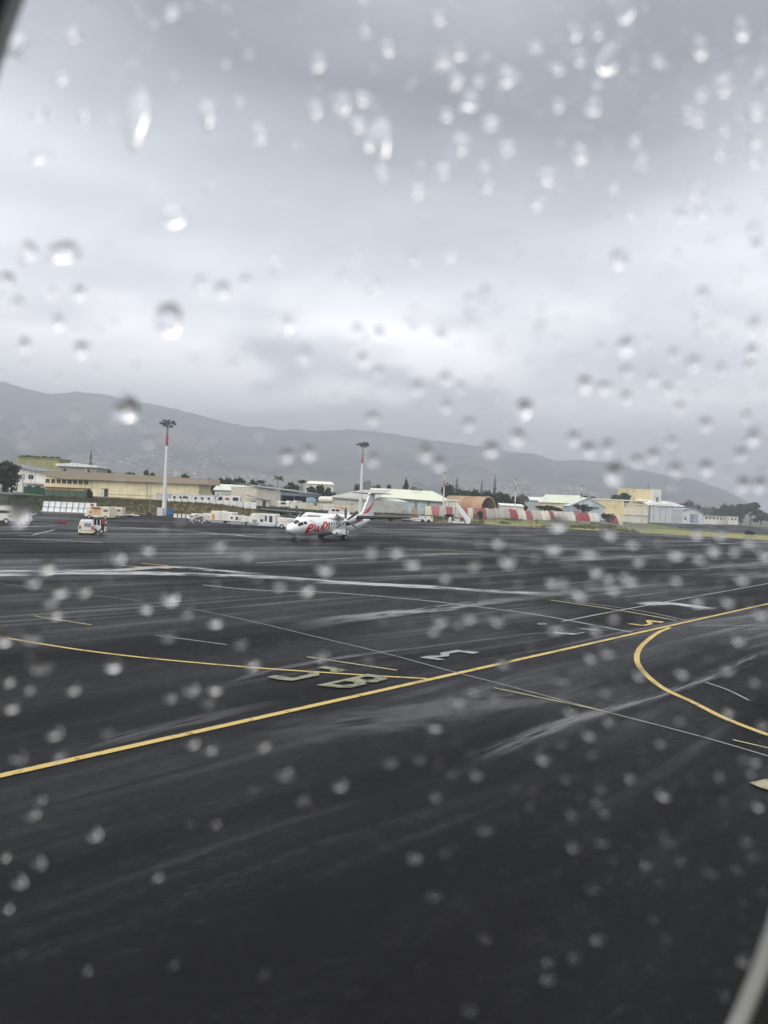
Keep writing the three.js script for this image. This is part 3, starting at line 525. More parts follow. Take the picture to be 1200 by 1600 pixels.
{ // corner-on grey hangar, then the long hangar with the pale green roof
  const g = place('corner_hangar', 'white hangar seen at its corner under a broad grey roof', 'hangar', 515, 582, 796, 292, 276), W = g.W;
  b().prism([[0, -2], [W, -2], [W, 4.4], [W * 0.75, 5.4], [0, 5.2]], -20, 0).to('wall', M('#d4d5d0', 0.85), g);
  b().quad([-0.6, 5.0, 0.7], [W * 0.62, 4.3, 0.7], [W * 0.9, 8.6, -10], [W * 0.32, 8.4, -10]).quad([W * 0.62, 4.3, 0.7], [W + 0.5, 4.5, 0.2], [W + 0.5, 8.7, -10], [W * 0.9, 8.6, -10]).quad([-0.6, 5.0, 0.7], [W * 0.32, 8.4, -10], [W * 0.3, 6, -20], [-0.6, 5.0, -20]).to('roof', M('#b3b5b0', 0.7, { sheet: 1 }), g);
  b().quad([-0.6, 4.6, 0.7], [W + 0.5, 4.0, 0.7], [W + 0.5, 4.4, 0.7], [-0.6, 5.0, 0.7]).to('gutter', M('#8e918e', 0.7), g);
  b().box(W * 0.5, W * 0.56, 0, 2.8, 0, 0.06).to('door', M('#7b8489', 0.6), g); windowPart(g, W * 0.7, W * 0.76, 1.4, 2.8, 0);
  const h = place('long_hangar', 'long pale blue hangar with grey columns under a pale green roof', 'hangar', 581, 706, 801, 305, 312), w = h.W;
  b().box(w * 0.3, w - 1, -2, 6.6, -18, -0.4).to('wall', wallBlue, h);
  for (let i = 0; i < 8; i++) { const x0 = w * 0.3 * i / 8, x1 = w * 0.3 * (i + 1) / 8; b().box(x0 + 0.08, x1 - 0.08, -2, 6.4, -0.45 - 0.25 * (i % 2), -0.3 - 0.25 * (i % 2)).to('door_panel', M(i % 2 ? '#dcdcd6' : '#e6e6e0', 0.7), h); }
  for (const x of [0.325, 0.54, 0.7, 0.9]) b().box(w * x - 0.45, w * x + 0.45, -2, 6.4, -0.4, 0.1).to('column', M('#8f9498', 0.7), h);
  for (let i = 0; i < 5; i++) { const x0 = w * (0.34 + 0.13 * i); b().box(x0, x0 + w * 0.105, -1, 4.0, -0.4, -0.3).to('door_panel', M('#c7d9e4', 0.6, { sheet: 1 }), h); }
  b().quad([-0.8, 6.7, 0.8], [w + 0.4, 5.9, 0.8], [w * 0.82, 10.3, -10], [w * 0.02, 10.4, -10]).quad([w + 0.4, 5.9, 0.8], [w + 0.4, 5.9, -20], [w * 0.82, 10.3, -10], [w * 0.82, 10.3, -10.02]).to('roof', roofGreen, h);
  b().quad([-0.8, 6.2, 0.8], [w + 0.4, 5.5, 0.8], [w + 0.4, 5.9, 0.8], [-0.8, 6.7, 0.8]).quad([-0.8, 6.2, 0.8], [w + 0.4, 5.5, 0.8], [w + 0.4, 5.5, -2], [-0.8, 6.2, -2]).to('gutter', M('#7d8480', 0.7), h);
  const f = place('wire_fence', 'dark wire mesh fence in front of the pale blue hangar', 'fence', 588, 662, 804.5, 288, 288), n = 12;
  for (let i = 0; i <= n; i++) b().cyl(0.06, 0.06, i === 3 || i === 9 ? 4.2 : 3.2, f.W * i / n, -1, 0).to('post', darkSteel, f);
  const wires = b(); for (let i = 0; i < 7; i++) wires.box(0, f.W, 0.1 + 0.33 * i, 0.13 + 0.33 * i, -0.015, 0.015); for (let i = 0; i < 70; i++) wires.box(f.W * i / 70, f.W * i / 70 + 0.025, 0, 2.1, 0.016, 0.03); wires.to('mesh_wires', darkSteel, f);
}
{ // rust-brown half-round shelter, mouth turned to the runway side
  const c = at(762, 803, 308), g = top('arched_shelter', 'rust-brown half-round aircraft shelter with a dark open mouth', 'shelter'); g.position.copy(c); g.rotation.y = 0.98;
  const R = 6.6, n = 18, arc = (r) => Array.from({ length: n + 1 }, (_, i) => [r * 1.15 * Math.cos(Math.PI * i / n), r * 1.08 * Math.sin(Math.PI * i / n)]);
  const half = (r0, r1, z0, z1) => { const s = [...arc(r0), ...arc(r1).reverse()]; return b().prism(s, z0, z1); };
  for (let i = 0; i < 4; i++) half(R + 0.04 * (i % 2), R - 0.3, -18 + 4.5 * i, -13.6 + 4.5 * i).to('roof_shell', M(['#a38a74', '#ad9076', '#a5866a', '#b3927a'][i], 0.85, { sheet: 1 }), g);
  half(R + 0.25, R - 0.3, -0.1, 0.3).to('rim', M('#bda48c', 0.8), g);
  b().prism(arc(R - 0.35), -17.9, -17.6).to('back_wall', M('#6b6256', 0.9), g);
  b().prism([[-3.2, -0.5], [2.6, -0.5], [2.2, 3.2], [-2.6, 3.6]], -5, -3).to('stored_crate', M('#8d7a76', 0.8), g);
  const e = place('shelter_annex', 'small white ribbed store between the long hangar and the shelter', 'shed', 695, 716, 797, 300), w = e.W;
  b().box(0, w, -1.5, 3.9, -5, 0).to('wall', M('#dfdcd2', 0.8), e); for (let i = 0; i < 4; i++) b().box(w * (0.1 + 0.24 * i), w * (0.1 + 0.24 * i) + 0.5, 1.2, 3.6, 0, 0.4).to('rib', M('#e9e7e0', 0.8), e); b().quad([-0.3, 4.0, 0.6], [w + 0.3, 4.0, 0.6], [w + 0.3, 4.3, -5.3], [-0.3, 4.3, -5.3]).to('roof', M('#eeeeea', 0.7), e);
}
// red and white blast fence, panel by panel
{
  const run = (name, label, v, d0, d1, panels, group) => {
    const u0 = panels[0][0], u1 = panels[panels.length - 1][1], g = place(name, label, 'blast fence', u0, u1, v, d0, d1, group), X = (u) => g.W * (u - u0) / (u1 - u0);
    const col = { r: '#a2414a', w: '#dfdcd5', c: '#d3cdb6', g: '#b7b4ad' };
    for (const [a, c, k] of panels) {
      const x0 = X(a) + 0.05, x1 = X(c) - 0.05, n = Math.max(1, Math.round((x1 - x0) / 2.4));
      for (let i = 0; i < n; i++) {
        const p0 = lerp(x0, x1, i / n), p1 = lerp(x0, x1, (i + 1) / n) - 0.14, s = b(), pts = [];
        for (let q = 0; q <= 6; q++) { const t = q / 6; pts.push([-1.9 * t * t * 1.0, -0.5 + 4.3 * t]); }   // curved back towards the top
        const back = pts.map(([z, y]) => [z - 0.08, y]).reverse();
        s.prismX([...pts, ...back], p0, p1); const tint = new THREE.Color(col[k]).multiplyScalar(0.78 + 0.3 * hash(i, Math.round(a), 4)).lerp(new THREE.Color('#aaa59c'), 0.28 * hash(i, Math.round(c), 8)); const pm = s.to('panel', M('#' + tint.getHexString(), 0.75, { sheet: 1 }), g); pm.position.y = -0.35 * hash(i, Math.round(a), 6); pm.rotation.x = 0.06 * (hash(i, Math.round(a), 9) - 0.5);
      }
      b().bar([x0, -0.5, -2.6], [x0, 3.5, -1.75], 0.08).to('strut', steel, g);
    }
  };
  run('blast_fence', 'red and cream blast fence section beyond the white tow tractor', 804.4, 286, 288, [[664, 675, 'c'], [675, 687, 'r'], [687, 697, 'g'], [697, 708, 'r'], [708, 722, 'g'], [722, 731, 'r'], [731, 740, 'w']], 'blast fence sections');
  run('blast_fence', 'long red and white blast fence section beside the arched shelter', 808.2, 286, 318, [[745, 759, 'r'], [759, 778, 'g'], [778, 794, 'g'], [794, 806, 'r'], [806, 819, 'w'], [819, 828, 'r'], [828, 843, 'g'], [843, 856, 'w'], [856, 863, 'r'], [863, 878, 'w'], [878, 897, 'w'], [897, 921, 'r'], [921, 938, 'w']], 'blast fence sections');
  run('blast_fence', 'short red blast fence section beside the dark shrub', 817.6, 320, 326, [[953, 967, 'r'], [967, 974, 'w']], 'blast fence sections');
}
{ // sheds behind the blast fence
  const low = place('low_store', 'low white-roofed store just behind the long blast fence', 'shed', 781, 818, 798, 330); b().box(0, low.W, -1, 2.6, -6, 0).to('wall', M('#dcdcd8', 0.8), low); b().quad([-0.4, 2.5, 0.5], [low.W + 0.4, 2.3, 0.5], [low.W + 0.2, 3.3, -6], [-0.2, 3.5, -6]).to('roof', M('#f0f0ec', 0.7), low);
  const bl = place('blue_shed', 'plain pale blue-grey shed in front of the dark trees', 'shed', 819, 850, 799, 360); gableX(bl, bl.W, 5.6, 12, 1.6, M('#b9c4cc', 0.8, { sheet: 1 }), M('#dfe6ea', 0.6, { sheet: 1 }));
  const gn = place('gabled_hall', 'cream hall with a broad pale green roof beside the blue gable', 'hall', 842, 896, 801, 345, 335); gableX(gn, gn.W, 5.0, 16, 3.6, M('#e2d9b4', 0.85), M('#d7e0cf', 0.6, { sheet: 1 }));
  const gb = place('gable_hangar', 'pale blue hangar front with a pointed gable and small dark mark', 'hangar', 890, 944, 805, 330, 332), W = gb.W; gableZ(gb, W, 4.2, 22, 3.9, M('#c9dbe8', 0.7, { sheet: 1 }), M('#dde5df', 0.6, { sheet: 1 }));
  b().box(W * 0.42, W * 0.45, 4.2, 5.0, 0, 0.05).box(W * 0.42, W * 0.52, 5.0, 5.2, 0, 0.05).box(W * 0.49, W * 0.52, 4.0, 5.0, 0, 0.05).to('mark', M('#33435a', 0.7), gb);
  b().box(W * 0.14, W * 0.4, -1, 3.6, 0, 0.12).to('sliding_door', M('#d8e4ec', 0.6, { sheet: 1 }), gb); b().box(W * 0.42, W * 0.68, -1, 3.6, 0, 0.2).to('sliding_door', M('#cfdfe9', 0.6, { sheet: 1 }), gb);
  const yl = place('yellow_hall', 'long plain yellow hall with a thin white roof edge', 'hall', 924, 974, 807, 400, 396); b().box(0, yl.W, -2, 9.2, -16, 0).to('wall', M('#e5d7ac', 0.85), yl); b().box(-0.4, yl.W + 12, 9.2, 9.8, -16.4, 0.4).to('roof', M('#f0eee2', 0.7), yl);
  const y2 = place('yellow_annex', 'lower yellow annex with a wide white shutter door', 'hall', 971, 1012, 815.8, 520), w2 = y2.W; y2.scale.y = 1.33; b().box(0, w2, -3, 9.4, -12, 0).to('wall', M('#e8dcb6', 0.85), y2); b().box(1, w2 - 1, 4.3, 7.4, 0.01, 0.16).to('shutter', M('#ebe6d4', 0.7, { sheet: 1 }), y2); b().box(1, w2 - 1, 0, 3.9, 0.01, 0.2).to('shutter', M('#dfdccf', 0.7, { sheet: 1 }), y2); b().box(-0.2, w2 + 0.2, 9.4, 9.8, -12, 0.4).to('roof', M('#f0eee2', 0.7), y2); b().box(0, w2, 3.95, 4.25, 0, 0.7).to('ledge', M('#d6cfb4', 0.8), y2);
  // tail-dock hangar
  const k = 600 / FPX, t = place('dock_hangar', 'big hangar with tall white sliding doors and a yellow tail tower', 'hangar', 1011, 1067, 816, 600, 610), W3 = t.W;
  b().box(0, W3, -3, 15.4, -40, -0.4).to('wall', M('#d9dcda', 0.8), t);
  const dc = ['#cfe0ea', '#dfe9ee', '#e3e9ec', '#eceeee', '#f1f2f2', '#e6e9ea']; for (let i = 0; i < 6; i++) { const e = [0, 0.08, 0.34, 0.6, 0.72, 0.86, 1]; b().box(W3 * e[i] + 0.2, W3 * e[i + 1] - 0.2, 0, 13.9, -0.4, 0.15 * (i % 2)).to('door_panel', M(i ? dc[i] : '#7ba0bd', 0.6, { sheet: 1 }), t); }
  for (let i = 1; i < 6; i++) b().box(W3 * (i / 6) - 0.2, W3 * (i / 6) + 0.2, 0, 14, 0.2, 0.6).to('mullion', M('#b6bcc0', 0.6), t);
  b().quad([-1, 14.3, 1.2], [W3 + 0.6, 14.3, 1.2], [W3 - 3, 18.2, -14], [-3, 18.6, -14]).quad([-1, 13.9, 1.2], [W3 + 0.6, 13.9, 1.2], [W3 + 0.6, 14.3, 1.2], [-1, 14.3, 1.2]).to('roof', M('#eef0ee', 0.6, { sheet: 1 }), t);
  b().box(-8.2, W3 * 0.34, 9, 27.2, -30, -14).to('tail_tower', M('#e8d8a8', 0.85), t); b().box(W3 * 0.34, W3 * 0.57, 9, 27.4, -34, -10).to('tower_end', M('#e2e3dc', 0.85), t); b().box(W3 * 0.43, W3 * 0.5, 12, 21, -10, -9.8).to('tower_window', M('#3d4f48', 0.4), t);
  b().bar([W3 * 0.42, 27, -20], [W3 * 0.42, 33.5, -20], 0.14).bar([W3 * 0.36, 29.5, -20], [W3 * 0.47, 29.5, -20], 0.12).bar([W3 * 0.3, 28.4, -20], [W3 * 0.36, 28.8, -20], 0.2).to('antenna', darkSteel, t); b().bar([-1, 27, -20], [-0.5, 29.2, -20], 0.12).bar([1, 27, -20], [2.4, 28.6, -20], 0.15).bar([-2, 27.4, -20], [3.4, 27.8, -20], 0.12).to('antenna', darkSteel, t);
  const ar = place('arched_hangar', 'small grey hangar with a rounded roof and blue-grey doors', 'hangar', 1066, 1098, 816, 560), w4 = ar.W, n = 12;
  const prof = Array.from({ length: n + 1 }, (_, i) => [w4 * (1 - i / n), 7.2 + 3.4 * Math.sin(Math.PI * (0.12 + 0.88 * (1 - i / n)))]);
  b().prism([[0, -1], [w4, -1], ...prof], -22, 0).to('wall', M('#dfe2e4', 0.8), ar); b().prism([...prof.map(([x, y]) => [x, y + 0.5]), ...[...prof].reverse().map(([x, y]) => [x, y + 0.04])], -22, 1).to('roof', M('#9aa6b2', 0.6), ar);
  b().box(w4 * 0.36, w4 * 0.56, 0, 6.6, 0, 0.15).to('door_panel', M('#7f99ad', 0.6), ar); b().box(w4 * 0.57, w4 * 0.76, 0, 6.6, 0, 0.15).to('door_panel', M('#9fb3c2', 0.6), ar); b().box(w4 * 0.1, w4 * 0.18, 2, 4, 0, 0.1).to('window', glassDark, ar);
  const wh = place('low_white_building', 'long low white building among the distant trees', 'building', 1099, 1137, 816.8, 600), w5 = wh.W; b().box(0, w5, -1, 5.6, -9, 0).to('wall', M('#ecebe4', 0.8), wh); b().box(-0.5, w5 + 0.5, 5.6, 6.3, -9.5, 0.6).to('roof', M('#a9a7a2', 0.8), wh); for (let i = 0; i < 6; i++) windowPart(wh, w5 * (0.08 + 0.15 * i), w5 * (0.08 + 0.15 * i) + 1.6, 3.2, 4.8, 0, paintGrey, 0);
  const w6 = place('white_outbuilding', 'small white outbuilding at the end of the low building', 'building', 1138, 1153, 817.4, 590); b().box(0, w6.W, -1, 5.0, -7, 0).to('wall', M('#eae8e0', 0.8), w6); b().box(-0.3, w6.W + 0.3, 5.0, 5.5, -7.3, 0.3).to('roof', M('#d9d6cc', 0.8), w6); windowPart(w6, 2, 3.6, 2.6, 4, 0, paintGrey, 0); windowPart(w6, 5, 6.4, 2.6, 4, 0, paintGrey, 0);
}
// ------------------------------------------------------------------ trees
const leafTone = texture(32, 4, (x, y, c) => { const k = 0.55 + 0.9 * hash(x, y, 3); c[0] = 0.62 * k; c[1] = 0.70 * k; c[2] = 0.5 * k; });
leafTone.magFilter = THREE.NearestFilter;
const leafMat = (r, g, bb) => new THREE.MeshPhysicalMaterial({ color: new THREE.Color().setRGB(r, g, bb), map: leafTone, roughness: 0.85, specularIntensity: 0.3 });
const leafDark = leafMat(0.058, 0.082, 0.045), leafMid = leafMat(0.10, 0.14, 0.055), leafGrey = leafMat(0.085, 0.105, 0.075), bark = M('#5d5247', 0.95);
function leafQuad(list, x, y, z, s) {
  const g = new THREE.PlaneGeometry(s, s * rr(0.6, 1)), t = rnd(), w = rnd(), uv = g.attributes.uv; for (let i = 0; i < 4; i++) uv.setXY(i, t, w);
  list.add(g, x, y, z, rr(-1.5, 1.5), rr(0, 6.3), rr(-1.5, 1.5));
}
function crownGeo(kind) {                                     // unit crown: base at 0, about 1 high and 1 wide; a cloud of leaf sprays round several boughs
  const q = b(), blobs = [];
  const n = kind === 'umbrella' ? 9 : 8;
  for (let i = 0; i < n; i++) { const a = i / n * 6.28 + rr(-0.4, 0.4), r = i < 2 ? rr(0, 0.12) : rr(0.16, 0.36); blobs.push(kind === 'umbrella' ? [Math.cos(a) * r * 1.25, rr(0.62, 0.9), Math.sin(a) * r * 1.25, rr(0.13, 0.2)] : [Math.cos(a) * r, rr(0.25, 0.8), Math.sin(a) * r, rr(0.16, 0.27)]); }
  const N = 1150;
  for (let i = 0; i < N; i++) {
    const [x, y, z, r] = blobs[Math.floor(rnd() * n)], d = V3(rr(-1, 1), rr(-1, 1), rr(-1, 1)).normalize().multiplyScalar(r * Math.pow(rnd(), 0.35) * rr(0.85, 1.2));
    leafQuad(q, x + d.x, y + d.y * (kind === 'umbrella' ? 0.55 : 0.9), z + d.z, rr(0.05, 0.10));
  }
  return q.geo();
}
function trunkGeo(kind) {
  const q = b(), th = 0.035; q.tube([[0, -0.08, 0], [0.01, 0.2, 0.01], [-0.01, 0.45, 0]], th, 6, 7);
  for (let i = 0; i < 5; i++) { const a = i * 1.3 + rr(-0.3, 0.3), r = rr(0.18, 0.34); q.tube([[0, 0.25, 0], [Math.cos(a) * r * 0.5, 0.42, Math.sin(a) * r * 0.5], [Math.cos(a) * r, kind === 'umbrella' ? 0.68 : 0.62, Math.sin(a) * r]], 0.014, 5, 5); }
  return q.geo();
}
const crowns = [crownGeo('round'), crownGeo('round'), crownGeo('round'), crownGeo('umbrella')], trunks = [trunkGeo('round'), trunkGeo('round'), trunkGeo('round'), trunkGeo('umbrella')];
function tree(u, vTop, vBase, d, wpx, label, kind, mat, group, name = 'tree') {
  const P = at(u, vBase, d), T = at(u, vTop, d), h = T.y - P.y, w = wpx * d / FPX, g = top(name, label, name === 'tree' ? 'tree' : 'bush', group);
  g.position.copy(P); g.rotation.y = rr(0, 6.3); g.scale.set(w, h, w);
  mesh('trunk', trunks[kind], bark, g); mesh('crown', crowns[kind], mat, g);
}
const T = [
  [10, 716, 772, 235, 50, 'big dark tree covering the end of the white house', 0, leafDark], [-12, 722, 775, 232, 44, 'dark tree cut off by the edge of the photograph beside the house', 1, leafDark],
  [140, 762, 783, 212, 9, 'small dark round bush at the end of the screening fence', 2, leafDark],
  [166, 731, 760, 330, 26, 'low tree behind the hall roof beside the tall tapering pine', 1, leafDark], [202, 735, 765, 340, 22, 'low tree peeping over the hall roof between two others', 0, leafDark],
  [231, 733, 765, 340, 18, 'low tree peeping over the hall roof next to the mast', 2, leafDark], [285, 740, 770, 330, 22, 'low tree over the hall roof just past the mast', 1, leafDark],
  [322, 748, 783, 300, 22, 'dark tree against the end of the hall fascia', 0, leafDark], [338, 744, 784, 305, 24, 'dark tree behind the coach and shed roof', 2, leafDark], [354, 746, 784, 310, 24, 'dark tree above the middle of the pale green shed roof', 1, leafDark],
  [372, 743, 784, 312, 26, 'tallest dark tree in the clump over the pale green shed', 0, leafDark], [388, 747, 786, 310, 22, 'dark tree between the shed clump and the small palm', 2, leafDark], [396, 753, 786, 312, 16, 'small dark tree at the corner of the grey hangar roof', 1, leafDark],
  [418, 754, 784, 330, 26, 'low dark tree behind the grey hangar roof beside the tall palm', 0, leafDark], [452, 752, 784, 335, 30, 'low dark tree behind the grey hangar roof between two palms', 2, leafDark], [485, 757, 786, 335, 20, 'low tree in front of the white flat-roofed store', 0, leafDark],
  [502, 757, 790, 305, 26, 'leafy dark tree filling the gap between the two grey hangars', 1, leafDark], [515, 760, 790, 306, 20, 'smaller dark tree against the corner hangar roof', 2, leafDark],
  [559, 752, 785, 330, 18, 'round green tree beside the second floodlight mast', 0, leafMid], [575, 751, 785, 332, 24, 'broad round green tree above the hangar ridge', 1, leafMid], [590, 755, 786, 332, 20, 'lower green tree at the end of the ridge clump', 2, leafMid],
  [607, 755, 776, 360, 9, 'thin little tree alone above the pale green roof', 0, leafDark], [652, 760, 778, 360, 24, 'low shrubby tree above the pale green roof beside the pine', 2, leafDark],
  [702, 756, 795, 345, 30, 'bushy dark tree beside the first striped pole', 1, leafDark], [722, 761, 795, 340, 26, 'dark tree standing behind the arched shelter roof', 0, leafGrey], [742, 763, 796, 345, 30, 'dark tree over the middle of the arched shelter', 2, leafDark],
  [762, 766, 798, 350, 28, 'dark tree over the mouth of the arched shelter', 1, leafGrey], [779, 766, 799, 350, 28, 'dark tree beside the tallest pine', 0, leafGrey], [795, 770, 800, 345, 26, 'dark tree behind the low white-roofed store', 2, leafDark], [812, 772, 800, 345, 26, 'dark tree beside the second striped pole', 1, leafDark],
  [911, 770, 800, 420, 16, 'small dark tree behind the pointed blue gable', 0, leafDark], [930, 774, 804, 440, 26, 'low dark tree over the plain yellow hall', 2, leafDark], [972, 767, 806, 460, 36, 'wide grey-green tree rising behind the yellow hall roof', 3, leafGrey],
  [1062, 784, 816, 720, 22, 'dark tree behind the rounded hangar roof', 0, leafDark], [1078, 782, 816, 730, 26, 'dark tree behind the middle of the rounded hangar', 1, leafGrey], [1095, 787, 817, 740, 24, 'dark tree between the rounded hangar and low white building', 2, leafDark], [1112, 790, 817, 720, 24, 'dark tree behind the low white building', 0, leafGrey],
  [1126, 787, 817, 720, 24, 'broad tree over the end of the low white building', 1, leafDark], [1143, 788, 818, 700, 26, 'dark tree over the small white outbuilding', 2, leafDark], [1158, 785, 818, 680, 26, 'dark tree between the outbuilding and umbrella tree', 0, leafDark],
  [1172, 782, 818, 640, 34, 'umbrella-crowned tree with open layered branches', 3, leafGrey], [1188, 796, 819, 640, 26, 'low dark tree past the umbrella-crowned tree', 1, leafGrey], [1205, 797, 820, 650, 30, 'low dark tree at the very edge of the photograph', 2, leafGrey],
];
for (const [u, a, c, d, w, label, k, m] of T) tree(u, a, c, d, w, label, k, m);
for (const [u, a, c, d, w, label, k] of [[948, 800, 819, 322, 22, 'dark green shrub growing against the end of the blast fence', 0], [1064, 823, 831, 380, 8, 'small dark shrub alone in the grass before the tail-dock hangar', 1], [1172, 828, 838, 300, 16, 'dark shrub in the verge beside the taxiway strip', 2],
  [750, 797, 812, 284, 12, 'dark shrub in the gap of the blast fence by the shelter', 0], [912, 788, 800, 326, 44, 'low greenery topping the blast fence before the gabled hall', 1], [858, 789, 800, 330, 40, 'low greenery behind the blast fence below the cream hall', 2], [700, 803, 809, 282, 20, 'low green scrub at the foot of the first blast fence section', 1], [618, 800, 808, 285, 34, 'green scrub along the wire mesh fence', 2]]) tree(u, a, c, d, w, label, k, leafDark, undefined, 'shrub');
// palms
const frondGeo = (() => { const q = b(), n = 11; for (let i = 0; i < n; i++) { const t = i / n, x = 1.0 * t, y = 0.28 * Math.sin(t * 2.4) - 0.42 * t * t, s = 0.30 * Math.sin(Math.PI * (0.15 + 0.85 * t)) + 0.04; for (const k of [-1, 1]) q.quad([x, y, 0], [x + 0.07, y, 0], [x + 0.16, y - s * 0.75, k * s * 0.7], [x + 0.11, y - s * 0.8, k * s * 0.7]); } q.tube([[0, 0, 0], [0.5, 0.16, 0], [1, -0.22, 0]], 0.012, 6, 4); return q.geo(); })();
function palm(u, vTop, vBase, d, rpx, label) {
  const P = at(u, vBase, d), h = at(u, vTop, d).y - P.y, R = rpx * d / FPX, g = top('palm_tree', label, 'palm tree'); g.position.copy(P);
  b().tube([[0, -1, 0], [0.15, h * 0.4, 0], [0.5, h * 0.74, 0]], 0.17, 8, 7).to('trunk', bark, g);
  for (let i = 0; i < 15; i++) { const f = mesh('frond', frondGeo, leafDark, g); f.position.set(0.5, h * 0.76, 0); f.rotation.set(0, i * 2.4, rr(-0.35, 0.75), 'YXZ'); const s = R * rr(0.8, 1.1); f.scale.set(s, s, s); }
}
palm(431, 736, 784, 320, 9.5, 'tall windswept palm behind the grey hangar roof'); palm(404, 744, 784, 315, 8, 'smaller palm beside the corner of the grey hangar'); palm(469, 744, 785, 315, 8, 'ragged palm near the white flat-roofed store'); palm(327, 740, 783, 300, 6, 'small palm standing over the end of the yellow hall');
// tall tapering pines with whorled tiers
function pine(u, vTop, vBase, d, wpx, label, bare = 0) {
  const P = at(u, vBase, d), h = at(u, vTop, d).y - P.y, R = wpx * d / FPX / 2, g = top('column_pine', label, 'pine tree'); g.position.copy(P);
  b().cyl(R * 0.16, 0.05, h * 0.99, 0, -1, 0, 'y', 7).to('trunk', bark, g);
  const q = b(), tiers = Math.max(7, Math.round(h / 1.1));
  for (let i = 0; i < tiers; i++) {
    const t = i / (tiers - 1), y = h * lerp(0.25 + bare * 0.35, 0.97, t), r = R * (1 - 0.8 * t) * (bare && i % 3 === 1 ? 0.45 : 1) * rr(0.75, 1.1), n = 8;
    for (let k = 0; k < n; k++) { const a = k / n * 6.28 + i * 0.5, c = Math.cos(a), s = Math.sin(a); for (let m = 0; m < 4; m++) { const e = (m + 1) / 4; leafQuad(q, c * r * e, y + 0.22 * r * e * e + rr(-0.1, 0.1), s * r * e, Math.min(0.55, r * 0.5) + 0.12); } }
  }
  q.to('crown', leafDark, g);
}
pine(140, 702, 765, 340, 9, 'tapering pine standing above the grey concrete block'); pine(633, 746, 790, 350, 11, 'open-tiered pine above the pale green hangar roof', 1); pine(712, 746, 795, 352, 9, 'soft tapering pine next to the first striped pole'); pine(751, 750, 796, 356, 7, 'thin faint pine beside the tallest pine'); pine(771.5, 741, 798, 330, 8, 'tallest dark columnar pine behind the arched shelter');
pine(228, 731, 765, 340, 4, 'tiny pointed pine over the middle of the hall roof');
// scrub on the bank: rough grass nobody could count
{
  const tuft = b(); for (let i = 0; i < 12; i++) { const a = rr(0, 6.3), r = rr(0, 0.35); tuft.add(new THREE.ConeGeometry(0.05, rr(0.35, 0.8), 3), Math.cos(a) * r, 0.25, Math.sin(a) * r, rr(-0.5, 0.5), 0, rr(-0.5, 0.5)); }
  const spots = [];
  for (let k = 0; k < 60000 && spots.length < 9000; k++) {
    const u = rr(-120, 1000), d = rr(165, 325), x = (u - 600) / FPX * d, z = -d, e = beyond(x, z); if (e < 2.5 || e > 26) continue;
    if (u > 640 && fbm(x * 0.2, z * 0.2, 7, 3) < 0.5) continue;
    spots.push([x, terrainY(x, z), z, rr(0.6, 1.5)]);
  }
  const inst = new THREE.InstancedMesh(tuft.geo(), new THREE.MeshStandardMaterial({ roughness: 0.95 }), spots.length), m = new THREE.Matrix4(), c = new THREE.Color();
  spots.forEach(([x, y, z, s], i) => { m.makeRotationY(rr(0, 6)).scale(V3(s * 1.3, s, s * 1.3)).setPosition(x, y - 0.1, z); inst.setMatrixAt(i, m); const t = smoothstep(fbm(x * 0.05, z * 0.05, 3, 4), 0.36, 0.66); inst.setColorAt(i, c.setRGB(lerp(0.06, 0.15, t) * rr(0.7, 1.2), lerp(0.085, 0.125, t) * rr(0.7, 1.2), lerp(0.035, 0.055, t))); });
  inst.name = 'rough_grass'; inst.castShadow = inst.receiveShadow = true; scene.add(inst); tag(inst, 'rough grass and scrub tufts growing over the bank', null, null, 'stuff');
}

// ------------------------------------------------------------------ masts and poles
function floodMast(u, vBase, d, vTop, label, heads) {
  const P = at(u, vBase, d), h = (vBase - vTop) * d / FPX, g = top('floodlight_mast', label, 'floodlight mast', 'floodlight masts on the apron'); g.position.copy(P);
  b().cyl(0.62, 0.36, h * 0.74, 0, 0, 0, 'y', 16).to('lower_pole', M('#dfe2e4', 0.5), g);
  b().cyl(0.36, 0.30, h * 0.125, 0, h * 0.74, 0, 'y', 16).to('red_band', M('#a65a61', 0.55), g); b().cyl(0.30, 0.27, h * 0.075, 0, h * 0.865, 0, 'y', 16).to('grey_band', M('#8a9492', 0.5), g); b().cyl(0.27, 0.24, h * 0.04, 0, h * 0.94, 0, 'y', 16).to('red_band', M('#a65a61', 0.55), g);
  b().box(-0.8, 0.8, -0.3, 0.25, -0.8, 0.8).to('plinth', concrete, g);
  const ring = new THREE.TorusGeometry(0.9, 0.08, 6, 20); ring.rotateX(Math.PI / 2);
  b().add(ring, 0, h * 0.975, 0).bar([-1.9, h * 0.975, 0], [1.9, h * 0.975, 0], 0.09).bar([0, h * 0.975, -1.6], [0, h * 0.975, 1.6], 0.09).bar([-1.4, h * 0.99, -0.8], [1.4, h * 0.99, 0.8], 0.07).to('lamp_frame', darkSteel, g);
  for (const [x, y, z, a, s] of heads) {
    const f = grp('floodlight', g, x, h * 0.975 + y, z); f.rotation.set(0.5, a, 0, 'YXZ');
    b().prism([[-0.42 * s, -0.28 * s], [0.42 * s, -0.28 * s], [0.3 * s, 0.3 * s], [-0.3 * s, 0.3 * s]], -0.25, 0.2, 0.04).to('housing', M('#3b4347', 0.5), f); b().box(-0.34 * s, 0.34 * s, -0.22 * s, 0.22 * s, 0.2, 0.24).to('lens', M('#98a3aa', 0.15), f);
  }
  b().cyl(0.025, 0.015, 1.0, -0.5, h * 0.98, 0).cyl(0.05, 0.05, 0.3, 0.6, h * 0.985, 0).to('lightning_rod', darkSteel, g);
  return g;
}
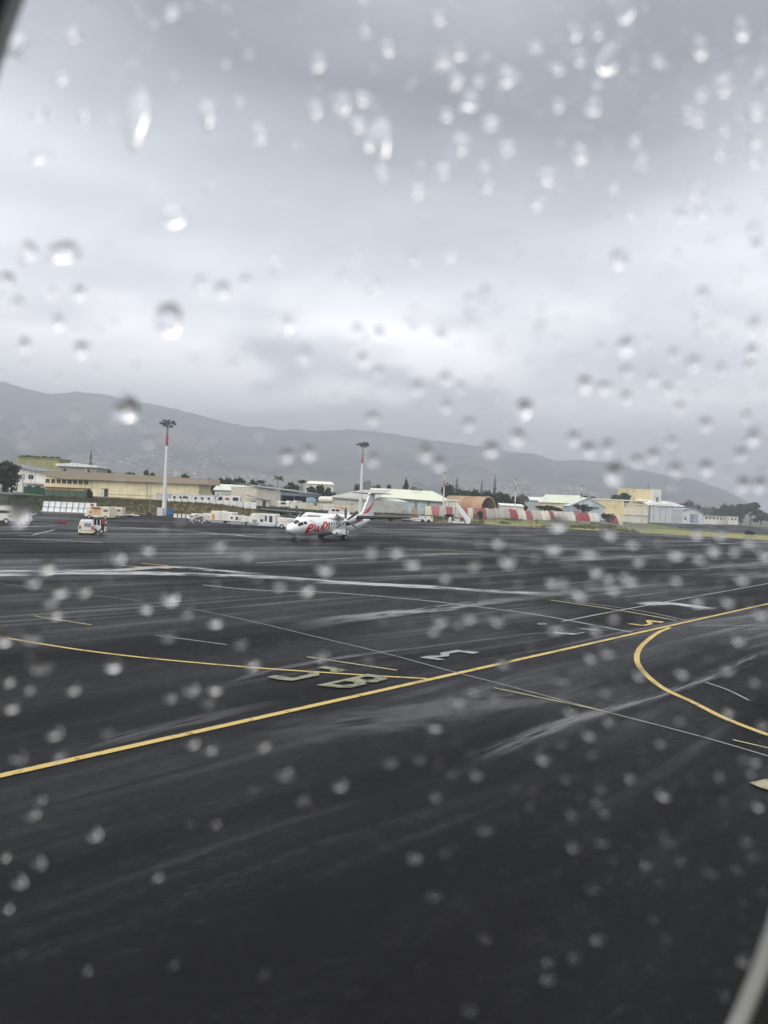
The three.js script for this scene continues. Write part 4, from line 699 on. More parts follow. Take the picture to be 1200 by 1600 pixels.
const heads1 = [[-1.8, 0, 0.1, -0.9, 1], [-0.9, 0.55, 0.3, -0.3, 1.1], [0.3, 0.6, 0.2, 0.5, 1.1], [1.5, 0.45, 0.1, 0.9, 1], [1.9, -0.05, 0.1, 1.3, 0.9], [1.1, -0.75, 0.3, 0.7, 1], [-0.8, -0.5, 0.4, -0.5, 1.1], [0.2, -0.25, 0.9, 0.1, 1]];
const heads2 = [[-1.7, 0, 0, -1.0, 0.9], [-0.9, 0.3, 0.2, -0.4, 1], [0.3, 0.45, 0.3, 0.2, 1.2], [1.2, 0.45, 0.2, 0.6, 1.2], [1.5, -0.1, 0.2, 0.9, 1], [0.8, -0.5, 0.3, 0.4, 1], [-0.6, -0.35, 0.4, -0.2, 0.9]];
floodMast(256, 806.5, 196, 658, 'tall red and white floodlight mast beside the grass bank', heads1);
floodMast(562, 815, 232, 692, 'red and white floodlight mast rising behind the airliner', heads2);
function stripedPole(u, vBase, d, vTop, label) {
  const P = at(u, vBase, d), h = (vBase - vTop) * d / FPX, g = top('striped_pole', label, 'pole', 'red and white poles along the blast fence'); g.position.copy(P);
  const n = 5; for (let i = 0; i < n; i++) b().cyl(lerp(0.3, 0.14, i / n), lerp(0.3, 0.14, (i + 1) / n), h / n, 0, h * i / n - (i ? 0 : 0.5), 0, 'y', 10).to('band', i % 2 === (u > 1000 ? 0 : 1) && i > 1 ? M('#a9434a', 0.6) : M('#e2e0da', 0.6), g);
  b().box(-0.45, 0.45, h * 0.985, h * 1.0, -0.3, 0.3).cyl(0.09, 0.09, 0.5, -0.3, h, 0).cyl(0.14, 0.1, 0.45, 0.25, h, 0).to('lamp_head', M('#6b5a56', 0.5), g);
}
stripedPole(692.5, 792, 282, 739, 'red and white striped pole behind the white tow tractor'); stripedPole(804.5, 792, 302, 750, 'red and white striped pole between the shelter and blue shed'); stripedPole(906.5, 803, 322, 759, 'red and white striped pole in front of the blue gable'); stripedPole(988.5, 817.5, 480, 767, 'red and white striped pole before the yellow annex');
function lampPost(u, vBase, d, vTop, label, r = 0.1) { const P = at(u, vBase, d), h = (vBase - vTop) * d / FPX, g = top('thin_post', label, 'post'); g.position.copy(P); b().cyl(r, r * 0.7, h, 0, -0.3, 0).to('pole', paintGrey, g); b().box(-0.5, 0.15, h - 0.35, h - 0.22, -0.08, 0.08).to('bracket', darkSteel, g); }
lampPost(234, 804, 196, 752, 'thin grey post standing just short of the tall mast'); lampPost(47.5, 768, 250, 727, 'thin grey post in front of the white house'); lampPost(54, 770, 246, 722, 'dark thin post by the corner of the hall fascia', 0.08); lampPost(21, 742, 270, 716, 'short post on the ridge over the dark tree'); lampPost(170, 745, 330, 724, 'distant wire post above the yellow hall roof', 0.12);

// ------------------------------------------------------------------ apron clutter
{
  const bx = place('equipment_cabinet', 'white equipment cabinet at the foot of the tall floodlight mast', 'cabinet', 245, 254, 806.5, 194); b().box(0, bx.W, -0.1, 2.15, -1, 0).to('housing', M('#dfe3e4', 0.6), bx); b().box(0.1, bx.W - 0.1, 0.2, 1.95, 0, 0.03).to('door', M('#cfd5d8', 0.5), bx); b().box(-0.06, bx.W + 0.06, 2.15, 2.25, -1.06, 0.06).to('lid', M('#eef0f0', 0.6), bx);
  const bl = place('blue_container', 'small blue wheeled container beside the tall floodlight mast', 'container', 260, 269, 805.5, 193); b().prism([[0.1, 0.15], [bl.W - 0.1, 0.15], [bl.W, 1.5], [0, 1.5]], -1, 0, 0.04).to('body', paintBlue, bl); b().box(-0.04, bl.W + 0.04, 1.52, 1.64, -1.05, 0.06).to('lid', M('#3a74bd', 0.5), bl); for (const x of [0.25, bl.W - 0.25]) b().cyl(0.14, 0.14, 0.1, x, 0.14, -0.05, 'z').to('wheel', rubber, bl);
  const bn = place('dark_bin', 'dark grey bin on the apron by the thin grey post', 'bin', 229, 235, 808, 190); b().prism([[0.08, 0], [bn.W - 0.08, 0], [bn.W, 1.1], [0, 1.1]], -0.8, 0, 0.03).to('body', M('#2b3032', 0.7), bn); b().box(-0.04, bn.W + 0.04, 1.11, 1.2, -0.85, 0.04).to('lid', M('#3a4042', 0.6), bn);
  const blockLabels = ['first white barrier block from the floodlight mast', 'second white barrier block from the floodlight mast', 'third white barrier block from the floodlight mast', 'white barrier block closest to the belt loader'];
  blockLabels.forEach((label, i) => { const u = 271.5 + i * 6.6, k = place('barrier_block', label, 'barrier', u, u + 4.6, 809.5 + 0.3 * i, 187, 187, 'white barrier blocks in a row'); b().prismX([[0.3, 0], [0.3, 0.25], [0.12, 0.5], [0.08, 1.15], [-0.08, 1.15], [-0.12, 0.5], [-0.3, 0.25], [-0.3, 0]], 0, k.W, 0.015).to('block', M('#dfe2e2', 0.8), k); b().box(-0.15, 0, 0.75, 0.95, -0.05, 0.05).to('lug', paintGrey, k); });
}
// white curved blast screen with dark ribs
{
  const s = place('jet_screen', 'long white curved blast screen with dark ribs at the bank foot', 'blast screen', 65, 149, 800, 184, 186), W = s.W, n = 9, k = s.k;
  for (let i = 0; i < n; i++) { const x0 = W * i / n + 0.03, x1 = W * (i + 1) / n - 0.03, pts = []; for (let q = 0; q <= 7; q++) { const t = q / 7; pts.push([-1.1 * Math.sin(t * 1.4), 0.25 + 2.5 * t]); } const back = pts.map(([z, y]) => [z - 0.06, y]).reverse(); b().prismX([...pts, ...back], x0, x1).to('panel', M(i % 3 ? '#e6ebee' : '#dbe3ea', 0.6), s); }
  for (let i = 0; i <= n; i++) { const x = W * i / n; b().tube([[x, 0.1, 0.06], [x, 1.0, -0.22], [x, 1.9, -0.78], [x, 2.85, -1.08]], 0.055, 10, 5).to('rib', darkSteel, s); }
  b().box(0, W, 1.35, 1.43, -0.42, -0.34).to('rail', darkSteel, s); b().box(-0.3, W + 0.3, -0.5, 0.24, -0.9, 0.2).to('kerb', concrete, s);
  b().box(W * 0.9, W * 0.95, 2.0, 2.5, -0.78, -0.72).to('red_mark', paintRed, s);
}
function wheel(g, x, r, z, w = 0.28, name = 'wheel', rim = M('#c8cbcc', 0.4)) { const m = b().cyl(r, r, w, x, r, z - w, 'z', 18).to(name, rubber, g); mesh('rim', b().cyl(r * 0.55, r * 0.5, 0.03, x, r, z, 'z', 14).geo(), rim, m); return m; }
{ // small van seen from behind
  const g = place('small_van', 'small white van seen from behind with a red-striped corner', 'van', 122.5, 144.5, 836, 98.5, 98.5), W = g.W; g.rotation.y = 0.36;
  b().prism([[0.02, 0.35], [W - 0.02, 0.35], [W, 1.0], [W - 0.14, 1.78], [W - 0.3, 1.9], [0.3, 1.9], [0.14, 1.78], [0, 1.0]], -3.9, 0, 0.06).to('body', paintWhite, g);
  b().box(W * 0.36, W * 0.80, 1.12, 1.62, 0, 0.03).to('rear_window', M('#8e9aa2', 0.15), g); b().box(0.04, W - 0.04, 0.3, 0.62, 0.0, 0.14).to('bumper', paintCream, g); b().box(0.1, W - 0.1, 0.62, 0.72, 0, 0.06).to('step', paintGrey, g);
  for (const [x, c] of [[W - 0.16, '#c63a3a'], [0.16, '#9c5350']]) b().box(x - 0.12, x + 0.12, 0.85, 1.25, 0.0, 0.05).to('tail_light', M(c, 0.3), g);
  for (let i = 0; i < 3; i++) b().box(W - 0.34, W - 0.06, 0.72 + 0.2 * i, 0.8 + 0.2 * i, 0.05, 0.07, 0, 0.5).to('warning_stripe', M('#d0483f', 0.5), g);
  b().box(W * 0.12, W * 0.88, 1.9, 2.0, -3.2, -0.4).to('roof_rack', M('#d6dadc', 0.5), g); b().box(W * 0.4, W * 0.6, 0.72, 0.84, 0.05, 0.08).to('number_plate', M('#e9e4c0', 0.5), g);
  for (const x of [-0.02, W - 0.26]) for (const z of [-0.55, -3.1]) b().cyl(0.32, 0.32, 0.28, x, 0.32, z, 'x', 16).to('wheel', rubber, g);
  b().box(W + 0.02, W + 0.2, 1.1, 1.3, -2.9, -2.8).box(-0.2, -0.02, 1.1, 1.3, -2.9, -2.8).to('mirror', rubber, g);
}
{ // tractor standing beside the van
  const g = place('tow_tractor', 'white tow tractor with an open dark cab beside the small van', 'tractor', 143.5, 161, 834, 100.5, 100.5), W = g.W + 0.1; g.rotation.y = 0.2;
  b().prism([[0, 0.4], [W, 0.4], [W, 0.95], [W * 0.62, 1.0], [W * 0.5, 1.15], [0, 1.15]], -1.6, 0, 0.05).to('body', paintWhite, g);
  b().box(W * 0.12, W * 0.62, 1.15, 1.95, -1.45, -0.1).to('cab_glass', M('#20262a', 0.15), g); b().box(W * 0.05, W * 0.68, 1.97, 2.08, -1.6, 0.02).to('canopy', M('#2b2f31', 0.6), g);
  for (const x of [W * 0.09, W * 0.36, W * 0.63]) b().box(x - 0.04, x + 0.04, 1.15, 1.97, -0.1, 0).to('cab_post', M('#e9ebea', 0.5), g);
  b().box(W * 0.72, W * 0.95, 0.98, 1.9, -1.4, -0.15).to('red_unit', M('#93323a', 0.5), g); b().box(W * 0.72, W * 0.95, 0.6, 1.3, -0.02, 0.04).to('grille', rubber, g);
  for (const [x, c] of [[0.2, '#f2f2ee'], [0.2, '#d24f4f']]) b().add(new THREE.SphereGeometry(0.1, 10, 8), x, c === '#f2f2ee' ? 1.45 : 1.75, 0.02).to('lamp', M(c, 0.3), g);
  wheel(g, W * 0.2, 0.36, 0.05, 0.3); wheel(g, W * 0.74, 0.36, 0.05, 0.3); b().box(W, W + 0.18, 1.5, 1.7, -0.4, -0.1).to('mirror', M('#d8dcdc', 0.4), g);
}
{ // red tow dolly
  const g = place('red_tow_cart', 'dark red tow cart with black wheels on the open apron', 'cart', 80.5, 102.5, 822.5, 126), W = g.W;
  b().box(0.5, W - 0.4, 0.32, 0.5, -1.1, -0.1).to('chassis', M('#7e2530', 0.6), g); b().prism([[W * 0.62, 0.5], [W - 0.25, 0.5], [W - 0.3, 0.98], [W * 0.68, 0.95]], -1.0, -0.1, 0.03).to('engine_cover', M('#9b2934', 0.5), g); b().box(W * 0.32, W * 0.46, 0.5, 0.85, -0.9, -0.2).to('seat', M('#8b2b33', 0.6), g); b().bar([W * 0.36, 0.8, -0.5], [W * 0.36, 1.05, -0.5], 0.05).to('lever', paintRed, g);
  wheel(g, 0.4, 0.33, 0, 0.26); wheel(g, W - 0.5, 0.36, 0, 0.26); b().bar([-0.5, 0.3, -0.5], [0.5, 0.35, -0.5], 0.05).to('tow_bar', darkSteel, g);
}
{ // white loader cut by the photograph's edge
  const g = place('service_truck', 'white service truck with a dark window band at the apron edge', 'truck', -32, 21, 817, 119, 119), W = g.W;
  b().prism([[0, 0.6], [W, 0.6], [W, 1.7], [W - 0.5, 2.75], [0, 2.85]], -2.3, 0, 0.06).to('body', paintWhite, g); b().box(W * 0.5, W - 0.55, 1.75, 2.2, 0, 0.03).to('window_band', M('#3d474d', 0.2), g); b().box(W * 0.5, W - 0.45, 2.85, 2.97, -2.2, 0.02).to('roof_rail', paintGrey, g); b().box(W * 0.86, W * 0.93, 1.1, 1.4, 0, 0.04).to('vent', rubber, g);
  b().box(W + 0.02, W + 2.0, 0.6, 0.95, -2.2, -0.1).to('platform', M('#d9dde0', 0.5), g); b().box(W + 0.02, W + 0.22, 0.96, 1.6, -0.5, 0.02).to('tail_light', M('#b8404a', 0.4), g); b().box(W + 0.3, W + 1.9, 0.95, 1.9, -2.1, -1.0).to('hood', M('#eef1f1', 0.4), g); b().box(W + 0.3, W + 1.5, 0.98, 1.2, -0.9, -0.12).to('yellow_rail', M('#d7b45a', 0.5), g); b().box(W + 1.5, W + 1.75, 0.1, 1.3, -0.12, 0.04).to('yellow_jack', paintYellow, g);
  wheel(g, 1.5, 0.48, 0.03, 0.34); wheel(g, W - 1.2, 0.48, 0.03, 0.34);
  const d = place('loader_bar', 'slim grey and white tow bar lying past the service truck', 'tow bar', 45, 55, 809, 146); b().bar([0, 0.35, 0], [d.W, 0.9, -0.3], 0.13).to('bar', M('#dfe2e3', 0.5), d); b().cyl(0.25, 0.25, 0.15, 0.2, 0.25, 0, 'z').to('wheel', rubber, d); b().box(d.W - 0.3, d.W + 0.2, 0.7, 0.98, -0.5, -0.1).to('head', paintGrey, d);
}
{ // rusty cream truck, the box behind it, the tow bar
  const g = place('cream_truck', 'old cream box truck with rust streaks under its side hatch', 'truck', 132, 170, 810, 158, 156), W = g.W;
  b().prism([[0, 0.55], [W, 0.55], [W, 1.3], [W - 0.12, 2.6], [W * 0.62, 2.65], [0.5, 2.55], [0.45, 1.3], [0, 1.15]], -2.1, 0, 0.05).to('body', M('#e9e2cd', 0.5), g); b().box(W * 0.26, W * 0.66, 0.95, 2.3, 0, 0.04).to('side_hatch', M('#d9b98e', 0.7), g); b().box(W * 0.26, W * 0.66, 2.28, 2.5, 0.04, 0.1).to('hatch_gap', M('#4a342a', 0.8), g);
  for (const [x, h] of [[0.42, 1.0], [0.48, 0.75], [0.37, 0.5], [0.55, 0.4]]) b().box(W * x, W * x + 0.13, 2.27 - h, 2.27, 0.04, 0.045).to('rust_streak', M('#a5622f', 0.9), g);
  b().box(W * 0.77, W * 0.95, 1.65, 2.15, 0, 0.03).to('window', M('#7a7c78', 0.2), g); b().box(W * 0.2, W * 0.27, 1.2, 1.6, 0, 0.03).to('vent', rubber, g); b().box(W * 0.38, W * 0.62, 0.4, 0.68, 0, 0.12).to('step', M('#dfe0d8', 0.6), g);
  wheel(g, W * 0.2, 0.42, 0.03, 0.3); wheel(g, W * 0.86, 0.42, 0.03, 0.3);
  const c = place('cream_cabin', 'cream box trailer with one window behind the cream truck', 'trailer', 172, 190.5, 809.5, 160), w = c.W; b().box(0, w, 0.55, 2.45, -2.1, 0).to('body', M('#e6e0cc', 0.55), c); b().box(w * 0.52, w * 0.85, 1.5, 1.95, 0, 0.03).to('window', M('#77766f', 0.2), c); b().box(0.02, w * 0.2, 0.6, 2.4, 0, 0.02).to('dark_tan_door', M('#8d8677', 0.7), c); b().box(w * 0.2, w * 0.28, 2.1, 2.4, 0.0, 0.025).to('rust_streak', M('#a87343', 0.9), c); b().box(0.2, w - 0.2, 0.3, 0.55, -1.9, -0.2).to('chassis', darkSteel, c); wheel(c, w * 0.72, 0.32, 0, 0.24);  // door coloured darker than the trailer body
  const t = place('tow_bar', 'white aircraft tow bar on small wheels beyond the cream trailer', 'tow bar', 192, 217, 808, 163), tw = t.W; b().bar([0, 0.55, 0], [tw, 0.5, 0], 0.14).to('bar', M('#eef0f0', 0.5), t); b().cyl(0.24, 0.24, 0.16, tw * 0.4, 0.24, 0.1, 'z').to('wheel', rubber, t); b().cyl(0.24, 0.24, 0.16, tw * 0.55, 0.24, 0.1, 'z').to('wheel', rubber, t); b().box(tw * 0.55, tw * 0.65, 0.5, 1.0, -0.15, 0.15).to('jack', M('#e4e6e6', 0.5), t);
}
{ // the row of loaders in front of the bank
  const a = place('belt_loader', 'cluttered white belt loader at the start of the parked row', 'belt loader', 296, 321, 818.5, 157), W = a.W;
  b().box(0, W, 0.45, 0.95, -1.9, -0.1).to('chassis', M('#a9aeb2', 0.6), a); b().quad([-0.3, 1.0, 0.05], [W + 0.5, 2.1, 0.05], [W + 0.5, 2.35, 0.05], [-0.3, 1.25, 0.05]).box(0.1, W, 1.9, 2.25, -1.7, -0.7).to('conveyor', M('#dde0e0', 0.5), a); b().box(0.05, 0.9, 0.95, 1.9, -1.6, 0).to('cab', M('#e3e5e4', 0.5), a); b().box(0.2, 0.75, 1.35, 1.75, 0, 0.03).to('cab_window', glassDark, a);
  for (let i = 0; i < 7; i++) b().box(0.9 + 0.34 * i, 1.2 + 0.34 * i, 0.6, 0.85 + 0.6 * hash(i, 3, 1), -0.3 - 0.2 * (i % 2), 0.02).to('equipment', M(['#4b5154', '#b6babc', '#7e2f33', '#d7d9d6', '#3a4a3a', '#8b9094', '#c9ccc9'][i], 0.6), a); wheel(a, 0.8, 0.36, 0.0, 0.26); wheel(a, W - 0.7, 0.36, 0.0, 0.26);
  for (let i = 0; i < 4; i++) b().bar([0.4 + i * 0.9, 0.95, -0.05], [0.8 + i * 0.9, 1.9, -0.05], 0.035).to('strut', steel, a);
  const d = place('box_trailer', 'small white box trailer with a narrow door in the row', 'trailer', 317, 329.5, 817.5, 160), dw = d.W; b().box(0, dw, 0.5, 2.2, -1.8, 0).to('body', M('#e4e6e6', 0.55), d); b().box(dw * 0.42, dw * 0.95, 0.6, 1.95, 0, 0.04).to('door', M('#eef0f0', 0.45), d); b().box(dw * 0.55, dw * 0.8, 1.3, 1.6, 0.04, 0.06).to('label_plate', M('#a9adae', 0.6), d); wheel(d, dw * 0.3, 0.3, 0, 0.22);
  const e = place('box_truck', 'white box truck with an orange oval emblem in the parked row', 'truck', 329, 361.5, 818.5, 157, 155), ew = e.W; b().prism([[0, 0.9], [ew, 0.9], [ew, 2.5], [ew - 0.1, 2.6], [0.15, 2.75], [0, 2.6]], -2.3, 0, 0.05).to('box_body', paintWhite, e); b().box(0, ew * 0.62, 0.3, 0.9, -2.2, 0.06).to('skirt', paintGrey, e); b().box(ew * 0.63, ew, 0.45, 0.9, -2.2, -0.05).to('chassis', darkSteel, e);
  const ov = new THREE.CylinderGeometry(0.5, 0.5, 0.03, 24); ov.rotateX(Math.PI / 2); ov.scale(0.85, 1.35, 1); b().add(ov, ew * 0.12, 1.55, 0.01).to('emblem', M('#d9a13a', 0.5), e); b().box(ew * 0.43, ew * 0.46, 1.2, 1.9, 0, 0.03).to('orange_mark', M('#d8a24a', 0.5), e); b().box(ew * 0.45, ew * 0.62, 2.76, 2.9, -1.4, -0.6).to('roof_unit', M('#dcdfe0', 0.5), e); wheel(e, ew * 0.83, 0.42, 0.02, 0.28);
  const f = place('low_cab_truck', 'low white cab truck with a grey skirt in the parked row', 'truck', 357.5, 390, 820.5, 152, 152), fw = f.W; b().prism([[0, 1.0], [0.35, 1.95], [fw * 0.62, 2.05], [fw * 0.7, 1.9], [fw, 1.8], [fw, 0.9], [0, 0.9]], -2.1, 0, 0.05).to('body', M('#eceeea', 0.45), f); b().box(0.1, fw * 0.62, 0.25, 0.9, -2.1, 0.05).to('skirt', paintGrey, f); b().box(0.35, 0.75, 1.3, 1.7, 0, 0.03).to('window', glassDark, f); b().box(1.35, 1.85, 1.15, 1.75, 0, 0.03).to('window', glassDark, f); b().box(fw * 0.58, fw * 0.78, 0.75, 1.75, 0, 0.06).to('door', M('#f2f3f1', 0.4), f); b().box(fw * 0.5, fw * 0.55, 1.2, 1.6, 0, 0.08).to('orange_mark', M('#c98a3a', 0.6), f); wheel(f, fw * 0.7, 0.38, 0.03, 0.28); wheel(f, fw * 0.92, 0.38, 0.03, 0.28);
  const h = place('high_van', 'tall white step van with two dark door windows', 'van', 388.5, 429, 822.5, 152, 150), hw = h.W; b().prism([[0, 0.75], [0, 1.5], [0.35, 2.4], [0.7, 2.72], [hw - 0.06, 2.75], [hw, 2.6], [hw, 0.75]], -2.3, 0, 0.06).to('body', paintWhite, h); b().box(hw * 0.4, hw, 0.3, 0.75, -2.2, 0.05).to('skirt', M('#bcd7e2', 0.5), h); b().box(0, hw * 0.36, 0.3, 0.75, -2.2, 0.03).to('skirt', M('#9b9fa1', 0.5), h); b().box(hw * 0.615, hw * 0.69, 1.3, 2.4, 0, 0.04).to('door_window', M('#4e585d', 0.2), h); b().box(hw * 0.785, hw * 0.905, 1.1, 2.4, 0, 0.04).to('door_window', M('#454f54', 0.2), h); b().box(hw * 0.45, hw * 0.55, 1.1, 1.65, 0, 0.04).to('window', M('#3e484e', 0.2), h);
  b().box(hw * 0.15, hw * 0.3, 1.0, 1.5, 0, 0.2).to('equipment', M('#a89a8f', 0.7), h); b().box(hw * 0.5, hw * 0.53, 2.2, 2.4, 0, 0.03).to('emblem', M('#9b7f86', 0.5), h); wheel(h, hw * 0.38, 0.4, 0.03, 0.3); wheel(h, hw * 0.86, 0.4, 0.03, 0.3);
  const t = place('baggage_tractor', 'white baggage tractor half hidden behind the airliner nose', 'tractor', 432.5, 458, 825.5, 148, 147), w = t.W; b().prism([[0, 0.45], [w, 0.45], [w, 2.0], [0.15, 2.15], [0.05, 1.6], [0, 1.2]], -2, 0, 0.06).to('body', paintWhite, t); b().bar([w * 0.2, 1.85, 0.01], [w * 0.42, 1.2, 0.01], 0.03).bar([w * 0.42, 1.2, 0.01], [w * 0.8, 1.85, 0.01], 0.03).to('canvas_seam', paintGrey, t); b().box(0.05, 0.15, 0.9, 1.5, 0, 0.05).to('tail_light', rubber, t); wheel(t, w * 0.3, 0.45, 0.03, 0.32); wheel(t, w * 0.85, 0.45, 0.03, 0.32);
}
{ // white tow tractor by the verge, its trailer and the boarding stairs
  const g = place('pushback_tractor', 'low white pushback tractor with arched wheel openings by the verge', 'tractor', 646, 676, 815.5, 253, 253), W = g.W;
  const s = new THREE.Shape(); s.moveTo(0, 0.45); s.lineTo(W * 0.39, 0.45); s.absarc(W * 0.47, 0.5, 0.62, Math.PI, 0, true); s.lineTo(W * 0.7, 0.45); s.absarc(W * 0.79, 0.5, 0.62, Math.PI, 0, true); s.lineTo(W, 0.45); s.lineTo(W, 2.1); s.lineTo(W * 0.3, 2.2); s.lineTo(W * 0.28, 1.5); s.lineTo(0.1, 1.4); s.closePath();
  b().add(new THREE.ExtrudeGeometry(s, { depth: 2.2, bevelEnabled: false, curveSegments: 10 }), 0, 0, -2.2).to('body', M('#eef0ee', 0.4), g); b().box(W * 0.3, W * 0.95, 2.2, 2.42, -2, -0.2).to('deck', M('#46523f', 0.7), g); b().box(W * 0.25, W * 0.3, 2.2, 3.6, -0.5, -0.3).box(W * 0.33, W * 0.35, 2.2, 4.0, -0.6, -0.45).to('beacon_post', M('#cfd2d0', 0.5), g); b().box(W * 0.08, W * 0.36, 0.95, 1.1, 0, 0.03).box(W * 0.6, W * 0.64, 1.2, 1.8, 0, 0.03).box(W * 0.9, W * 0.97, 1.5, 1.9, 0, 0.03).to('marking', M('#3d4242', 0.6), g); b().box(W * 0.02, W * 0.08, 0.6, 1.0, 0, 0.04).to('red_reflector', M('#c0645a', 0.5), g);
  b().cyl(0.52, 0.52, 0.35, W * 0.47, 0.52, -0.4, 'z', 18).to('wheel', rubber, g); b().cyl(0.52, 0.52, 0.35, W * 0.79, 0.52, -0.4, 'z', 18).to('wheel', rubber, g);
  const t = place('flat_trailer', 'low flat trailer coupled behind the white pushback tractor', 'trailer', 627, 645.5, 815, 254), w = t.W; b().box(0, w, 0.85, 1.05, -2, 0).to('deck', M('#d9dcd9', 0.5), t); b().box(0.2, w - 0.2, 0.4, 0.85, -1.8, -0.1).to('frame', M('#3b4040', 0.6), t); b().box(w * 0.6, w, 1.05, 1.6, -1.6, -0.4).to('headboard', M('#e2e4e2', 0.5), t); for (const x of [0.25, 0.75]) b().cyl(0.3, 0.3, 0.2, w * x, 0.3, -0.02, 'z').to('wheel', rubber, t);
  const v = place('boarding_stairs', 'white mobile boarding stairs sloping down beside the verge', 'boarding stairs', 701, 735.5, 818.5, 250, 250), vw = v.W;
  b().prism([[0, 0.35], [vw * 0.92, 0.35], [vw * 0.92, 0.85], [vw * 0.12, 0.85], [vw * 0.1, 2.3], [0.2, 2.1], [0, 1.4]], -2, 0, 0.04).to('chassis', M('#dfe3e3', 0.5), v);
  b().quad([vw * 0.32, 6.9, 0.02], [vw * 0.37, 7.2, 0.02], [vw, 1.9, 0.02], [vw * 0.97, 0.5, 0.02]).quad([vw * 0.32, 6.9, 0.02], [vw * 0.97, 0.5, 0.02], [vw * 0.84, 0.5, 0.02], [vw * 0.3, 5.9, 0.02]).quad([vw * 0.3, 5.9, -1.6], [vw * 0.37, 7.2, -1.6], [vw, 1.9, -1.6], [vw * 0.86, 0.5, -1.6]).to('side_panel', M('#edf0f4', 0.4), v);
  for (let i = 0; i < 14; i++) { const x = lerp(0.34, 0.9, i / 14) * vw, y = lerp(6.0, 0.7, i / 14); b().box(x, x + vw * 0.045, y - 0.06, y, -1.58, 0.0).to('step', M('#b9bfc2', 0.6), v); }
  b().box(vw * 0.1, vw * 0.36, 5.7, 5.9, -1.6, 0).to('platform', M('#d6dadd', 0.5), v); b().bar([vw * 0.12, 5.9, 0], [vw * 0.12, 7.0, 0], 0.06).bar([vw * 0.12, 7.0, 0], [vw * 0.36, 7.1, 0], 0.06).to('handrail', M('#e7eaec', 0.5), v); b().bar([vw * 0.24, 0.8, -0.3], [vw * 0.3, 5.7, -0.3], 0.11).bar([vw * 0.24, 0.8, -1.3], [vw * 0.3, 5.7, -1.3], 0.11).bar([vw * 0.5, 0.8, -0.3], [vw * 0.48, 3.9, -0.3], 0.11).bar([vw * 0.24, 3.2, -0.3], [vw * 0.5, 3.4, -0.3], 0.08).bar([vw * 0.24, 0.9, -0.3], [vw * 0.5, 3.3, -0.3], 0.06).to('support_frame', M('#9aa1a4', 0.5), v);
  b().box(vw * 0.26, vw * 0.5, 0.9, 1.9, -1.8, -0.4).to('power_unit', M('#c9cecf', 0.5), v); wheel(v, vw * 0.1, 0.4, 0.03, 0.28); wheel(v, vw * 0.74, 0.4, 0.03, 0.28);
  const r = place('wooden_crate', 'tall tan crate standing by the wire mesh fence', 'crate', 644, 652, 804.5, 285); b().box(0, r.W, -0.2, 2.4, -1.4, 0).to('box', M('#c2a377', 0.85), r); b().box(r.W * 0.45, r.W * 0.5, -0.2, 2.42, 0, 0.05).to('batten', M('#a88a60', 0.85), r);
  const q = place('white_pickup', 'white pickup with a red beacon bar behind the airliner', 'pickup', 513, 546, 806, 225, 225), qw = q.W; b().prism([[0, 0.6], [qw, 0.6], [qw, 1.4], [qw * 0.62, 1.5], [qw * 0.55, 2.3], [qw * 0.12, 2.35], [0, 1.5]], -2, 0, 0.06).to('body', paintWhite, q); b().box(qw * 0.14, qw * 0.3, 1.5, 2.1, 0, 0.03).box(qw * 0.34, qw * 0.52, 1.5, 2.1, 0, 0.03).to('window', glassDark, q); b().box(qw * 0.25, qw * 0.7, 2.36, 2.6, -1.4, -0.5).to('beacon_bar', M('#c4443c', 0.4), q); wheel(q, qw * 0.2, 0.42, 0.02, 0.28); wheel(q, qw * 0.8, 0.42, 0.02, 0.28);
}
